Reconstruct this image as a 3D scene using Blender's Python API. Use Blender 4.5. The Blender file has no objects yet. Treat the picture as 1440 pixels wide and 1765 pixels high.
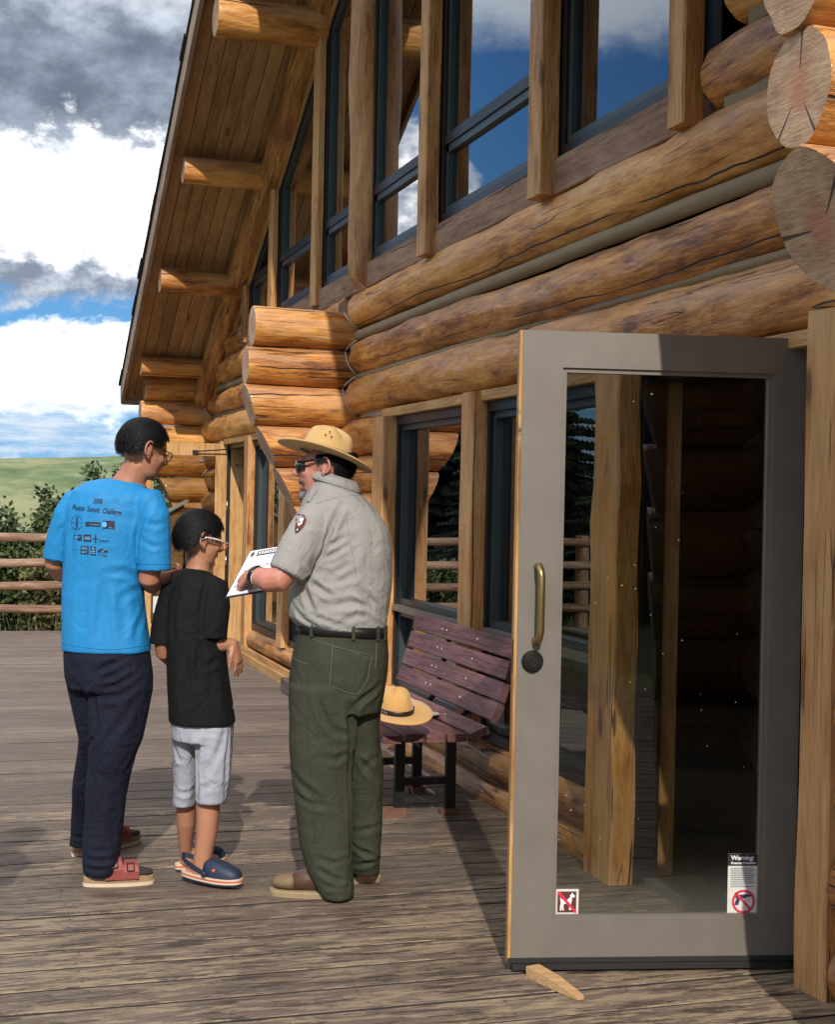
import bpy, bmesh, math, random
import numpy as np
from mathutils import Vector, Matrix, noise
from mathutils.bvhtree import BVHTree
from math import sin, cos, tan, pi, radians as rad, sqrt, atan2

# ------------------------------------------------------------------ camera, sky, sun, exposure
SC = bpy.context.scene
COL = SC.collection
F = 2500.0; ROLL = 0.021; YAW = math.atan(790 / F); CH = 1.53; CD = 2.678
FW = Vector((sin(YAW), cos(YAW), 0)); RT = Vector((cos(YAW), -sin(YAW), 0)); UP = Vector((0, 0, 1))
CAM = Vector((-CD, 0, CH))
cd = bpy.data.cameras.new('camera'); cam = bpy.data.objects.new('camera', cd); COL.objects.link(cam)
cd.sensor_fit = 'HORIZONTAL'; cd.sensor_width = 36; cd.lens = F / 1440 * 36
cd.shift_y = -22.5 / 1440; cd.clip_start = 0.05; cd.clip_end = 9000
rr = RT * cos(ROLL) + UP * sin(ROLL); uu = -RT * sin(ROLL) + UP * cos(ROLL)
# roll: image right = world right rotated so that the horizon falls to the right
m3 = Matrix((rr, uu, -FW)).transposed()
cam.matrix_world = Matrix.Translation(CAM) @ m3.to_4x4()
SC.camera = cam
SC.view_settings.view_transform = 'Standard'; SC.view_settings.look = 'None'
SC.view_settings.exposure = 0.46; SC.view_settings.gamma = 1.0; SC.view_settings.use_curve_mapping = False
try:
    SC.cycles.use_denoising = True; SC.cycles.denoiser = 'OPENIMAGEDENOISE'
    SC.cycles.max_bounces = 8; SC.cycles.diffuse_bounces = 4; SC.cycles.glossy_bounces = 4
    SC.cycles.transparent_max_bounces = 16; SC.cycles.sample_clamp_indirect = 6
except Exception: pass

SUN_EL = rad(33.5); SUN_AZ = rad(13.5)          # travel direction, measured from +Y towards the wall (+X)
sdir = Vector((sin(SUN_AZ) * cos(SUN_EL), cos(SUN_AZ) * cos(SUN_EL), -sin(SUN_EL)))
sl = bpy.data.lights.new('sun', 'SUN'); sl.energy = 3.0; sl.angle = rad(0.55); sl.color = (1.0, 0.93, 0.83)
so = bpy.data.objects.new('sun', sl); COL.objects.link(so)
so.rotation_euler = sdir.to_track_quat('-Z', 'Y').to_euler(); so.location = (-8, -20, 18)

def ray(px, py):
    u = (px - 720) / F; v = (860 - py) / F
    return FW + RT * (u * cos(ROLL) - v * sin(ROLL)) + UP * (u * sin(ROLL) + v * cos(ROLL))
def at(px, py, d): return CAM + ray(px, py) * d                       # a point at camera depth d
def on_z(px, py, z=0.0):
    r = ray(px, py); return CAM + r * ((z - CH) / r.z)

# ------------------------------------------------------------------ node helper
class N:
    def __init__(s, tree):
        s.t = tree; s.n = tree.nodes; s.l = tree.links
    def add(s, typ, ins=None, **pr):
        nd = s.n.new(typ)
        for k, v in pr.items(): setattr(nd, k, v)
        for k, v in (ins or {}).items():
            sk = nd.inputs[k]
            if isinstance(v, bpy.types.NodeSocket): s.l.new(v, sk)
            else: sk.default_value = v
        return nd
    def m(s, op, a, b=0.0, c=0.0, clamp=False):
        nd = s.n.new('ShaderNodeMath'); nd.operation = op; nd.use_clamp = clamp
        for i, v in enumerate((a, b, c)):
            if isinstance(v, bpy.types.NodeSocket): s.l.new(v, nd.inputs[i])
            else: nd.inputs[i].default_value = v
        return nd.outputs[0]
    def ss(s, x, a, b):           # smoothstep a..b of x
        nd = s.n.new('ShaderNodeMapRange'); nd.interpolation_type = 'SMOOTHSTEP'
        s.l.new(x, nd.inputs['Value'])
        nd.inputs['From Min'].default_value = a; nd.inputs['From Max'].default_value = b
        return nd.outputs[0]
    def mix(s, f, a, b, typ='MIX'):
        nd = s.n.new('ShaderNodeMixRGB'); nd.blend_type = typ
        for i, v in enumerate((f, a, b)):
            if isinstance(v, bpy.types.NodeSocket): s.l.new(v, nd.inputs[i])
            else: nd.inputs[i].default_value = (tuple(v) + (1,)) if (i and len(v) == 3) else v
        return nd.outputs[0]
    def noise(s, vec, scale, detail=4, rough=.55, dist=0.0):
        nd = s.add('ShaderNodeTexNoise', {'Vector': vec, 'Scale': scale, 'Detail': detail, 'Roughness': rough, 'Distortion': dist})
        return nd.outputs[0]
    def scl(s, vec, v3, off=None):
        nd = s.n.new('ShaderNodeVectorMath'); nd.operation = 'MULTIPLY_ADD'
        s.l.new(vec, nd.inputs[0]); nd.inputs[1].default_value = v3
        if off is None: nd.inputs[2].default_value = (0, 0, 0)
        elif isinstance(off, bpy.types.NodeSocket): s.l.new(off, nd.inputs[2])
        else: nd.inputs[2].default_value = off
        return nd.outputs[0]

# ------------------------------------------------------------------ sky with clouds
W = bpy.data.worlds.new('World'); SC.world = W; W.use_nodes = True
w = N(W.node_tree); w.n.clear()
sky = w.add('ShaderNodeTexSky', sky_type='NISHITA', sun_disc=False, sun_elevation=SUN_EL,
            sun_rotation=math.pi + SUN_AZ, air_density=1.0, dust_density=0.4, ozone_density=2.5, altitude=2400)
g = w.add('ShaderNodeTexCoord').outputs['Generated']
sep = w.add('ShaderNodeSeparateXYZ', {0: g})
X_, Y_, Z_ = sep.outputs
el = w.m('MULTIPLY', w.m('ARCSINE', Z_), 57.2958)
az = w.m('MULTIPLY', w.m('ARCTAN2', X_, Y_), 57.2958)
av = w.add('ShaderNodeCombineXYZ', {0: az, 1: el, 2: 0.0}).outputs[0]
n1 = w.noise(w.scl(av, (.28, .45, 1), (3.1, 1.7, 0)), 1.0, 7, .6)
n2 = w.noise(w.scl(av, (.55, .8, 1), (11.3, 4.2, 5)), 1.0, 8, .62)
n3 = w.noise(w.scl(av, (.16, 1.1, 1), (7.3, 2.9, 9)), 1.0, 6, .6)
nbig = w.noise(w.scl(av, (.07, .11, 1), (1.3, 7.2, 2)), 1.0, 6, .6)
wob = w.m('MULTIPLY', w.m('SUBTRACT', n1, .5), 4.6)
wob2 = w.m('MULTIPLY', w.m('SUBTRACT', n2, .5), 2.6)
far = w.ss(w.m('ABSOLUTE', w.m('SUBTRACT', az, 4.5)), 5, 22)
sway = w.m('MULTIPLY', w.m('MULTIPLY', w.m('SUBTRACT', w.noise(w.scl(av, (.045, .03, 1), (2, 5, 3)), 1.0, 3), .5), 26.0), far)
elA = w.m('ADD', w.m('ADD', w.m('ADD', el, wob), wob2), sway)
elB = w.m('ADD', w.m('ADD', w.m('ADD', el, w.m('MULTIPLY', wob, .5)), wob2), sway)
S = 8.0
def c3(r, g_, b): return (r * S, g_ * S, b * S)
blue = w.mix(w.ss(el, 0, 26), c3(.055, .22, .43), c3(.030, .095, .29))
base = w.mix(.90, sky.outputs[0], blue)
# open sky elsewhere: broken cumulus, lit white, grey undersides
cum = w.ss(w.m('ADD', nbig, w.m('MULTIPLY', n1, .35)), .54, .66)
cumc = w.mix(w.ss(n2, .35, .65), c3(1.25, 1.24, 1.22), c3(.62, .64, .68))
base = w.mix(w.m('MULTIPLY', cum, w.ss(el, 17, 26)), base, cumc)
# the bank of cloud ahead along the wall (azimuth about -10 .. +60 degrees)
bank = w.m('MULTIPLY', w.ss(w.m('ADD', az, w.m('MULTIPLY', wob, .8)), -12, -9), w.m('SUBTRACT', 1.0, w.ss(az, 60, 75)))
white = w.mix(w.ss(w.noise(w.scl(av, (.5, .75, 1), (4, 4, 1)), 1.0, 7, .6), .40, .62), c3(1.3, 1.3, 1.3), c3(.70, .74, .80))
def band(lo0, lo1, hi0, hi1, e):
    return w.m('MULTIPLY', w.ss(e, lo0, lo1), w.m('SUBTRACT', 1.0, w.ss(e, hi0, hi1)))
b0 = w.mix(w.m('MULTIPLY', band(1.0, 1.6, 3.4, 3.9, elB), w.ss(n3, .40, .62)), base, c3(.46, .52, .60))
b0 = w.mix(w.m('MULTIPLY', band(2.7, 3.5, 5.9, 6.6, elB), bank), b0, white)
b0 = w.mix(w.m('MULTIPLY', w.m('MULTIPLY', band(3.0, 3.4, 5.2, 5.8, elB), w.ss(n3, .53, .62)), bank), b0, c3(.48, .54, .62))
b0 = w.mix(w.m('MULTIPLY', band(7.8, 8.6, 13.6, 14.6, elA), bank), b0, white)
greyl = w.mix(w.ss(n2, .38, .68), c3(.16, .19, .25), c3(.45, .49, .56))
b0 = w.mix(w.m('MULTIPLY', band(7.0, 7.7, 8.5, 9.5, elB), bank), b0, greyl)
dark = w.mix(w.ss(n1, .36, .68), c3(.105, .128, .17), c3(.26, .30, .37))
dark = w.mix(w.ss(w.m('ADD', el, wob), 17.0, 20.0), dark, c3(.60, .64, .70))
topm = w.m('MULTIPLY', w.m('MULTIPLY', w.ss(elA, 13.0, 14.1), bank), w.m('SUBTRACT', 1.0, w.ss(elA, 27, 34)))
b0 = w.mix(topm, b0, dark)
# a cumulus tower and a veil of cloud to the left of the view, as mirrored in the upper windows
def blob(a0, e0, ra, re, lo, hi):
    da = w.m('DIVIDE', w.m('SUBTRACT', az, a0), ra); de = w.m('DIVIDE', w.m('SUBTRACT', el, e0), re)
    r2 = w.m('ADD', w.m('MULTIPLY', da, da), w.m('MULTIPLY', de, de))
    r2 = w.m('SUBTRACT', r2, w.m('MULTIPLY', w.m('SUBTRACT', n2, .5), 1.5))
    return w.m('SUBTRACT', 1.0, w.ss(r2, lo, hi))
b0 = w.mix(blob(-16.3, 11.5, 3.6, 3.4, .75, 1.05), b0, w.mix(w.ss(n2, .40, .62), white, c3(.36, .42, .52)))
b0 = w.mix(w.m('MULTIPLY', blob(-24, 20.5, 8, 3.1, .3, 1.5), .85), b0, c3(.62, .68, .74))
b0 = w.mix(w.m('MULTIPLY', blob(-21, 9.0, 4, 1.3, .3, 1.3), .9), b0, c3(.95, .97, 1.0))
b0 = w.mix(w.ss(Z_, -.012, -.03), b0, c3(.10, .13, .07))
bg = w.add('ShaderNodeBackground', {'Color': b0, 'Strength': 0.15})
w.l.new(bg.outputs[0], w.add('ShaderNodeOutputWorld').inputs[0])

# ------------------------------------------------------------------ materials
def mat(name):
    m = bpy.data.materials.new(name); m.use_nodes = True
    n = N(m.node_tree); n.n.clear()
    b = n.add('ShaderNodeBsdfPrincipled'); o = n.add('ShaderNodeOutputMaterial')
    n.l.new(b.outputs[0], o.inputs[0])
    m['keep'] = 1
    return m, n, b
def setb(n, b, **k):
    names = dict(col='Base Color', rough='Roughness', metal='Metallic', spec='Specular IOR Level', sheen='Sheen Weight', coat='Coat Weight', sss='Subsurface Weight')
    for kk, v in k.items():
        s = b.inputs[names[kk]]
        if isinstance(v, bpy.types.NodeSocket): n.l.new(v, s)
        else: s.default_value = (tuple(v) + (1,)) if kk == 'col' else v
def bump(n, b, h, strength=.3, dist=.01):
    nd = n.add('ShaderNodeBump', {'Height': h, 'Strength': strength, 'Distance': dist})
    n.l.new(nd.outputs[0], b.inputs['Normal'])
def ocoord(n, rnd=True):
    oc = n.add('ShaderNodeTexCoord').outputs['Object']
    if not rnd: return oc
    r = n.add('ShaderNodeObjectInfo').outputs['Random']
    off = n.add('ShaderNodeCombineXYZ', {0: n.m('MULTIPLY', r, 37.0), 1: n.m('MULTIPLY', r, 91.0), 2: n.m('MULTIPLY', r, 53.0)}).outputs[0]
    return n.scl(oc, (1, 1, 1), off)
def rnd_val(n): return n.add('ShaderNodeObjectInfo').outputs['Random']

def wood(name, dark, midc, light, rough=.45, crack=1.0, grain=22, knots=True, coat=0.0, blend=None, vert=False):
    """wood whose grain runs along local X"""
    m, n, b = mat(name)
    v = ocoord(n)
    if vert:
        sv = n.add('ShaderNodeSeparateXYZ', {0: v}); v = n.add('ShaderNodeCombineXYZ', {0: sv.outputs[2], 1: sv.outputs[1], 2: sv.outputs[0]}).outputs[0]
    g1 = n.noise(n.scl(v, (1.5, 5.5, 5.5)), 1.0, 7, .68, .5)
    g2 = n.noise(n.scl(v, (3.2, grain * 1.3, grain * 1.3)), 1.0, 7, .72)
    g3 = n.noise(n.scl(v, (9, 95, 95)), 1.0, 4, .65)
    t = n.m('ADD', n.m('MULTIPLY', g1, .50), n.m('ADD', n.m('MULTIPLY', g2, .38), n.m('MULTIPLY', g3, .20)))
    t = n.m('ADD', t, n.m('MULTIPLY', n.m('SUBTRACT', rnd_val(n), .5), .10))
    cr = n.add('ShaderNodeValToRGB', {'Fac': t})
    e = cr.color_ramp.elements
    e[0].position = .44; e[0].color = dark + (1,); e[1].position = .64; e[1].color = light + (1,)
    q = cr.color_ramp.elements.new(.54); q.color = midc + (1,)
    col = cr.outputs[0]
    if blend:  # pale peeled patches, plus a sky sheen painted onto the local +Z side
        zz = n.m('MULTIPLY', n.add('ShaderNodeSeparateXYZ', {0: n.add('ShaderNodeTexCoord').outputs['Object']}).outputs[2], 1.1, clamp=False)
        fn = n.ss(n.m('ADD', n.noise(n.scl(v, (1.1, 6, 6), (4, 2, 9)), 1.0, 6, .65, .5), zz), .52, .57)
        col = n.mix(n.m('MULTIPLY', fn, blend[1]), col, blend[0])
    # checks along the grain
    oc0 = n.add('ShaderNodeSeparateXYZ', {0: n.add('ShaderNodeTexCoord').outputs['Object']})
    ang = n.m('ADD', n.m('MULTIPLY', n.m('ARCTAN2', oc0.outputs[2], oc0.outputs[1]), .3183), n.m('MULTIPLY', rnd_val(n), 9.0))
    wv = n.m('MULTIPLY', n.noise(n.scl(v, (.7, .3, .3), (5, 5, 5)), 1.0, 5, .6), .30)
    fr_ = n.m('ABSOLUTE', n.m('SUBTRACT', n.m('FRACT', n.m('ADD', ang, wv)), .5))
    line = n.m('SUBTRACT', 1.0, n.ss(fr_, .002, .0075 * crack + .003))
    msk = n.ss(n.noise(n.scl(v, (.9, 2, 2), (9, 1, 3)), 1.0, 3), .44, .54)
    crk = n.m('MULTIPLY', line, n.m('MULTIPLY', msk, crack), clamp=True)
    cn2 = n.noise(n.scl(v, (.30, 14, 14), (1, 8, 2)), 1.0, 2, .5)
    l2 = n.m('SUBTRACT', 1.0, n.ss(n.m('ABSOLUTE', n.m('SUBTRACT', cn2, .5)), .003, .012))
    l2 = n.m('MULTIPLY', n.m('MULTIPLY', l2, n.ss(n.noise(n.scl(v, (1.4, 3, 3), (2, 2, 7)), 1.0, 2), .52, .62)), .6 * crack, clamp=True)
    crk = n.m('MAXIMUM', crk, l2)
    if knots:
        vo = n.add('ShaderNodeTexVoronoi', {'Vector': n.scl(v, (1.5, 5, 5)), 'Scale': 1.0, 'Randomness': 1.0})
        kd = vo.outputs['Distance']
        kn = n.m('SUBTRACT', 1.0, n.ss(n.m('ADD', kd, n.m('MULTIPLY', n.m('SUBTRACT', g2, .5), .12)), .07, .13))
        col = n.mix(n.m('MULTIPLY', kn, .75), col, tuple(x * .22 for x in dark))
        ring = n.m('SUBTRACT', 1.0, n.ss(kd, .10, .34))
        col = n.mix(n.m('MULTIPLY', ring, .28), col, dark)
    col = n.mix(crk, col, (.018, .010, .006))
    setb(n, b, col=col, rough=n.m('ADD', rough, n.m('MULTIPLY', g1, .18)), coat=coat)
    h = n.m('SUBTRACT', n.m('ADD', n.m('MULTIPLY', g2, .5), n.m('MULTIPLY', g1, .9)), n.m('MULTIPLY', crk, 1.4))
    bump(n, b, h, .9, .022)
    return m

M = {}
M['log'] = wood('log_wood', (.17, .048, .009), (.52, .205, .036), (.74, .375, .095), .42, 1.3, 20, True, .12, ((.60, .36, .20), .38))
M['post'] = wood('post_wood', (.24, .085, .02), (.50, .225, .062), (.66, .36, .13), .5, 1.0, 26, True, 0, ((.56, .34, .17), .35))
M['trim'] = wood('trim_wood', (.30, .14, .04), (.47, .245, .08), (.58, .35, .14), .5, .4, 30, False)
M['trimv'] = wood('upright_trim_wood', (.30, .14, .04), (.47, .245, .08), (.58, .35, .14), .5, .4, 30, False, vert=True)
M['pine'] = wood('soffit_pine', (.24, .125, .05), (.39, .22, .092), (.48, .29, .13), .55, .1, 34, True)
M['sill'] = wood('sill_wood', (.13, .06, .035), (.25, .135, .08), (.36, .22, .14), .7, 1.0, 30, False)
M['fascia'] = wood('fascia_wood', (.24, .15, .10), (.33, .22, .155), (.42, .30, .22), .6, .3, 24, False)
M['brownboard'] = wood('brown_board', (.085, .05, .042), (.13, .08, .068), (.19, .125, .11), .6, .5, 20, False)
M['railwood'] = wood('rail_wood', (.16, .085, .05), (.27, .155, .095), (.40, .27, .18), .6, 1.0, 16, True)
M['wedge'] = wood('wedge_wood', (.36, .19, .08), (.50, .29, .13), (.60, .38, .19), .6, .3, 50, False)
M['bench'] = wood('bench_paint', (.085, .028, .028), (.135, .052, .053), (.20, .095, .098), .5, .45, 30, False)

def endgrain():
    m, n, b = mat('log_end_grain'); v = ocoord(n)
    oc = n.add('ShaderNodeTexCoord').outputs['Object']
    s = n.add('ShaderNodeSeparateXYZ', {0: oc})
    r = n.m('SQRT', n.m('ADD', n.m('MULTIPLY', s.outputs[1], s.outputs[1]), n.m('MULTIPLY', s.outputs[2], s.outputs[2])))
    nz = n.noise(n.scl(v, (8, 8, 8)), 1.0, 5)
    rings = n.m('SINE', n.m('ADD', n.m('MULTIPLY', r, 620.0), n.m('MULTIPLY', nz, 7.0)))
    saw = n.noise(n.scl(v, (20, 18, 160)), 1.0, 4)
    t = n.m('ADD', n.m('MULTIPLY', rings, .018), n.m('ADD', n.m('MULTIPLY', nz, .62), n.m('MULTIPLY', saw, .5)))
    cr = n.add('ShaderNodeValToRGB', {'Fac': t}); e = cr.color_ramp.elements
    e[0].position = .33; e[0].color = (.20, .115, .07, 1); e[1].position = .72; e[1].color = (.56, .37, .23, 1)
    q = e.new(.5); q.color = (.37, .225, .135, 1)
    heart = n.m('SUBTRACT', 1.0, n.ss(n.m('ADD', r, n.m('MULTIPLY', nz, .05)), .04, .12))
    col = n.mix(n.m('MULTIPLY', heart, .55), cr.outputs[0], (.42, .14, .08))
    an = n.m('ARCTAN2', s.outputs[1], s.outputs[2])
    ck = n.m('SUBTRACT', 1.0, n.ss(n.m('ABSOLUTE', n.m('SUBTRACT', n.m('FRACT', n.m('ADD', n.m('MULTIPLY', an, .4), n.m('MULTIPLY', rnd_val(n), 5.0))), .5)), .006, .02))
    ck = n.m('MULTIPLY', ck, n.ss(r, .035, .06))
    col = n.mix(n.m('MULTIPLY', ck, .85), col, (.02, .012, .008))
    setb(n, b, col=col, rough=.8); bump(n, b, n.m('SUBTRACT', t, ck), .6, .008)
    return m
M['end'] = endgrain()

def deckmat():
    m, n, b = mat('deck_board_wood'); v = ocoord(n)
    P_ = n.add('ShaderNodeNewGeometry').outputs['Position']
    g2 = n.noise(n.scl(v, (3.0, 34, 34)), 1.0, 8, .72)
    g3 = n.noise(n.scl(v, (12, 130, 130)), 1.0, 4, .65)
    t = n.m('ADD', n.m('MULTIPLY', g2, .7), n.m('MULTIPLY', g3, .3))
    cr = n.add('ShaderNodeValToRGB', {'Fac': t}); e = cr.color_ramp.elements
    e[0].position = .34; e[0].color = (.115, .086, .072, 1); e[1].position = .68; e[1].color = (.34, .28, .24, 1)
    q = e.new(.5); q.color = (.225, .178, .152, 1)
    col = cr.outputs[0]
    # stain worn off in streaks where people walk, near the doors
    big = n.noise(n.scl(P_, (.35, .4, 1)), 1.0, 4, .6)
    st = n.noise(n.scl(v, (4.5, 26, 26), (3, 3, 3)), 1.0, 9, .80, .5)
    sp = n.add('ShaderNodeSeparateXYZ', {0: P_})
    near = n.m('SUBTRACT', 1.0, n.ss(sp.outputs[1], 4.5, 10.5))
    thr = n.m('SUBTRACT', n.m('ADD', st, n.m('MULTIPLY', n.m('SUBTRACT', big, .5), .40)), n.m('SUBTRACT', .090, n.m('MULTIPLY', near, .135)))
    worn = n.ss(thr, .515, .555)
    col = n.mix(n.m('MULTIPLY', worn, .85), col, n.mix(g3, (.34, .27, .19), (.60, .50, .36)))
    dk = n.ss(n.noise(n.scl(v, (4.0, 26, 26), (7, 1, 1)), 1.0, 8, .78), .52, .58)
    col = n.mix(n.m('MULTIPLY', dk, n.m('ADD', .35, n.m('MULTIPLY', near, .5))), col, (.048, .034, .028))
    col = n.mix(n.m('MULTIPLY', n.ss(rnd_val(n), .1, 1.0), .5), col, (.105, .080, .072))
    col = n.mix(n.m('MULTIPLY', near, .60), col, n.mix(1.0, col, (.62, .54, .45), 'MULTIPLY'))
    blot = n.ss(n.noise(n.scl(P_, (1.6, 2.2, 1)), 1.0, 5, .65), .42, .62)
    col = n.mix(1.0, col, (.86, .84, .80), 'MULTIPLY')
    col = n.mix(n.m('MULTIPLY', blot, .32), col, n.mix(1.0, col, (.55, .50, .46), 'MULTIPLY'))
    setb(n, b, col=col, rough=n.m('ADD', .55, n.m('MULTIPLY', g2, .25)))
    bump(n, b, n.m('ADD', n.m('MULTIPLY', g2, 1.0), n.m('ADD', g3, n.m('MULTIPLY', worn, -.5))), .5, .006)
    return m
M['deck'] = deckmat()

def plain(name, col, rough=.5, metal=0.0, var=.12, scale=12, bmp=0.0, bd=.004, **k):
    m, n, b = mat(name); oc = n.add('ShaderNodeTexCoord').outputs['Object']
    nz = n.noise(oc, scale, 5, .6)
    f = n.m('ADD', 1.0 - var, n.m('MULTIPLY', nz, var * 2))
    c = n.mix(1.0, col, n.add('ShaderNodeCombineXYZ', {0: f, 1: f, 2: f}).outputs[0], 'MULTIPLY')
    setb(n, b, col=c, rough=rough, metal=metal, **k)
    if bmp: bump(n, b, n.noise(oc, scale * 6, 4), bmp, bd)
    return m
def cloth(name, col, weave=900, var=.10, sheen=.25, rough=.85, wr=.35):
    m, n, b = mat(name); oc = n.add('ShaderNodeTexCoord').outputs['Object']
    nz = n.noise(oc, 9, 5, .6); fine = n.noise(oc, 260, 3)
    f = n.m('ADD', 1.0 - var, n.m('ADD', n.m('MULTIPLY', nz, var * 1.4), n.m('MULTIPLY', fine, var * .6)))
    c = n.mix(1.0, col, n.add('ShaderNodeCombineXYZ', {0: f, 1: f, 2: f}).outputs[0], 'MULTIPLY')
    setb(n, b, col=c, rough=rough, sheen=sheen, spec=.25)
    wn = n.noise(n.scl(oc, (1, 1, .8)), 13, 3, .5, 1.2)
    bump(n, b, n.m('ADD', n.m('MULTIPLY', wn, 1.0), n.m('MULTIPLY', fine, .06)), wr, .03)
    return m
M['skin'] = plain('skin_tan', (.36, .155, .09), .5, 0, .10, 25, .12, .003, sss=.05)
M['skin_r'] = plain('skin_ruddy', (.48, .20, .14), .5, 0, .16, 22, .15, .003, sss=.05)
M['skin_b'] = plain('skin_boy', (.41, .19, .11), .48, 0, .07, 25, .10, .003, sss=.05)
M['hair'] = plain('black_hair', (.006, .0055, .006), .62, 0, .3, 60, 0, .004, spec=.18)
M['goatee'] = plain('grey_beard', (.20, .185, .175), .8, 0, .4, 150, .6, .004)
M['tee'] = cloth('blue_jersey', (.016, .205, .47), sheen=.0, rough=.6, var=.03, wr=.25)
M['print'] = plain('dark_print', (.008, .015, .04), .7)
M['printlight'] = plain('light_print', (.10, .38, .62), .7)
M['navy'] = cloth('navy_cloth', (.0075, .009, .021), sheen=.0, var=.2, wr=.6)
M['black'] = cloth('black_cloth', (.0045, .0052, .006), sheen=.0, var=.2, wr=.45)
M['greyshort'] = cloth('grey_short_cloth', (.33, .345, .40), sheen=.0, wr=.5)
M['shirt'] = cloth('grey_uniform_shirt', (.285, .275, .26), sheen=.0, wr=.45)
M['green'] = cloth('green_twill', (.040, .043, .027), sheen=.0, var=.16, wr=.4)
M['felt'] = cloth('tan_felt', (.50, .32, .13), sheen=.1, var=.05, wr=.1)
M['felt2'] = cloth('bench_felt', (.56, .32, .11), sheen=.3, var=.05, wr=.1)
M['felt3'] = cloth('grey_felt', (.26, .23, .17), sheen=.3, var=.05, wr=.1)
M['leather'] = plain('black_leather', (.012, .011, .011), .35, 0, .3, 30, .3)
M['bootl'] = plain('brown_leather', (.085, .042, .026), .5, 0, .35, 18, .3)
M['boottoe'] = plain('scuffed_leather', (.17, .115, .058), .7, 0, .3, 18, .3)
M['cork'] = plain('cork', (.32, .21, .115), .85, 0, .3, 120, .4)
M['redleather'] = plain('red_leather', (.235, .045, .035), .5, 0, .3, 30, .25)
M['bootsole'] = plain('tan_rubber', (.34, .25, .14), .7, 0, .2, 40, .3)
M['cream'] = plain('cream_rubber', (.62, .50, .36), .6, 0, .15, 40)
M['clog'] = plain('navy_foam', (.016, .027, .055), .55, 0, .15, 60, .2)
M['orange'] = plain('orange_tag', (.9, .16, .02), .5)
M['redstripe'] = plain('red_stripe', (.55, .10, .05), .5)
M['sock'] = plain('beige_sock', (.42, .36, .28), .9)
M['sockd'] = plain('dark_sock', (.035, .026, .024), .9)
M['blackplastic'] = plain('black_plastic', (.008, .008, .009), .16)
M['whiteplastic'] = plain('white_plastic', (.75, .72, .70), .35)
M['rubber'] = plain('black_rubber', (.012, .012, .012), .6)
M['bmetal'] = plain('bronze_paint', (.185, .162, .138), .45, .25, .22, 7, .05)
M['dmetal'] = plain('dark_frame', (.022, .021, .020), .4, .3, .2, 6)
M['tmetal'] = plain('slate_frame', (.045, .058, .058), .4, .2, .15, 6)
M['brass'] = plain('worn_brass', (.30, .215, .085), .34, .9, .35, 30)
M['lock'] = plain('dark_lock', (.035, .033, .033), .3, .7)
M['steel'] = plain('bolt_steel', (.55, .52, .5), .3, .9)
M['bsteel'] = plain('black_steel', (.016, .017, .018), .45, .4, .3, 10)
M['rust'] = plain('rusty_steel', (.16, .075, .05), .8, .1, .4, 12, .3)
M['chink'] = plain('chinking_grey', (.25, .185, .11), .9, 0, .2, 9, .4, .01)
M['caulk'] = plain('caulk_pale', (.50, .42, .33), .8, 0, .2, 30)
M['carpet'] = plain('grey_carpet', (.085, .09, .075), .95, 0, .25, 60, .5)
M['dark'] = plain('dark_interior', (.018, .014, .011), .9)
M['shingle'] = plain('dark_shingle', (.03, .03, .032), .9, 0, .4, 12, .4)
M['white'] = plain('white_paper', (.80, .80, .82), .6, 0, .03)
M['greyink'] = plain('grey_ink', (.16, .17, .19), .7)
M['ink'] = plain('dark_ink', (.03, .035, .06), .6)
M['signblack'] = plain('sign_black', (.03, .025, .028), .4)
M['signbrown'] = plain('sign_brown', (.11, .03, .018), .4)
M['signred'] = plain('sign_red', (.62, .03, .07), .4)
M['signpaper'] = plain('sign_paper', (.60, .60, .56), .45)
M['patch'] = plain('patch_brown', (.115, .022, .018), .8)
M['patchg'] = plain('patch_dark', (.02, .02, .035), .8)
M['greenplastic'] = plain('green_plastic', (.02, .17, .07), .5)
M['deckdark'] = plain('deck_gap_dark', (.03, .024, .021), .9)  # board sides and frame painted dark for the shade in the gaps; screws too
M['stitch'] = plain('stitch_thread', (.13, .14, .085), .9)
M['ground'] = None

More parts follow.
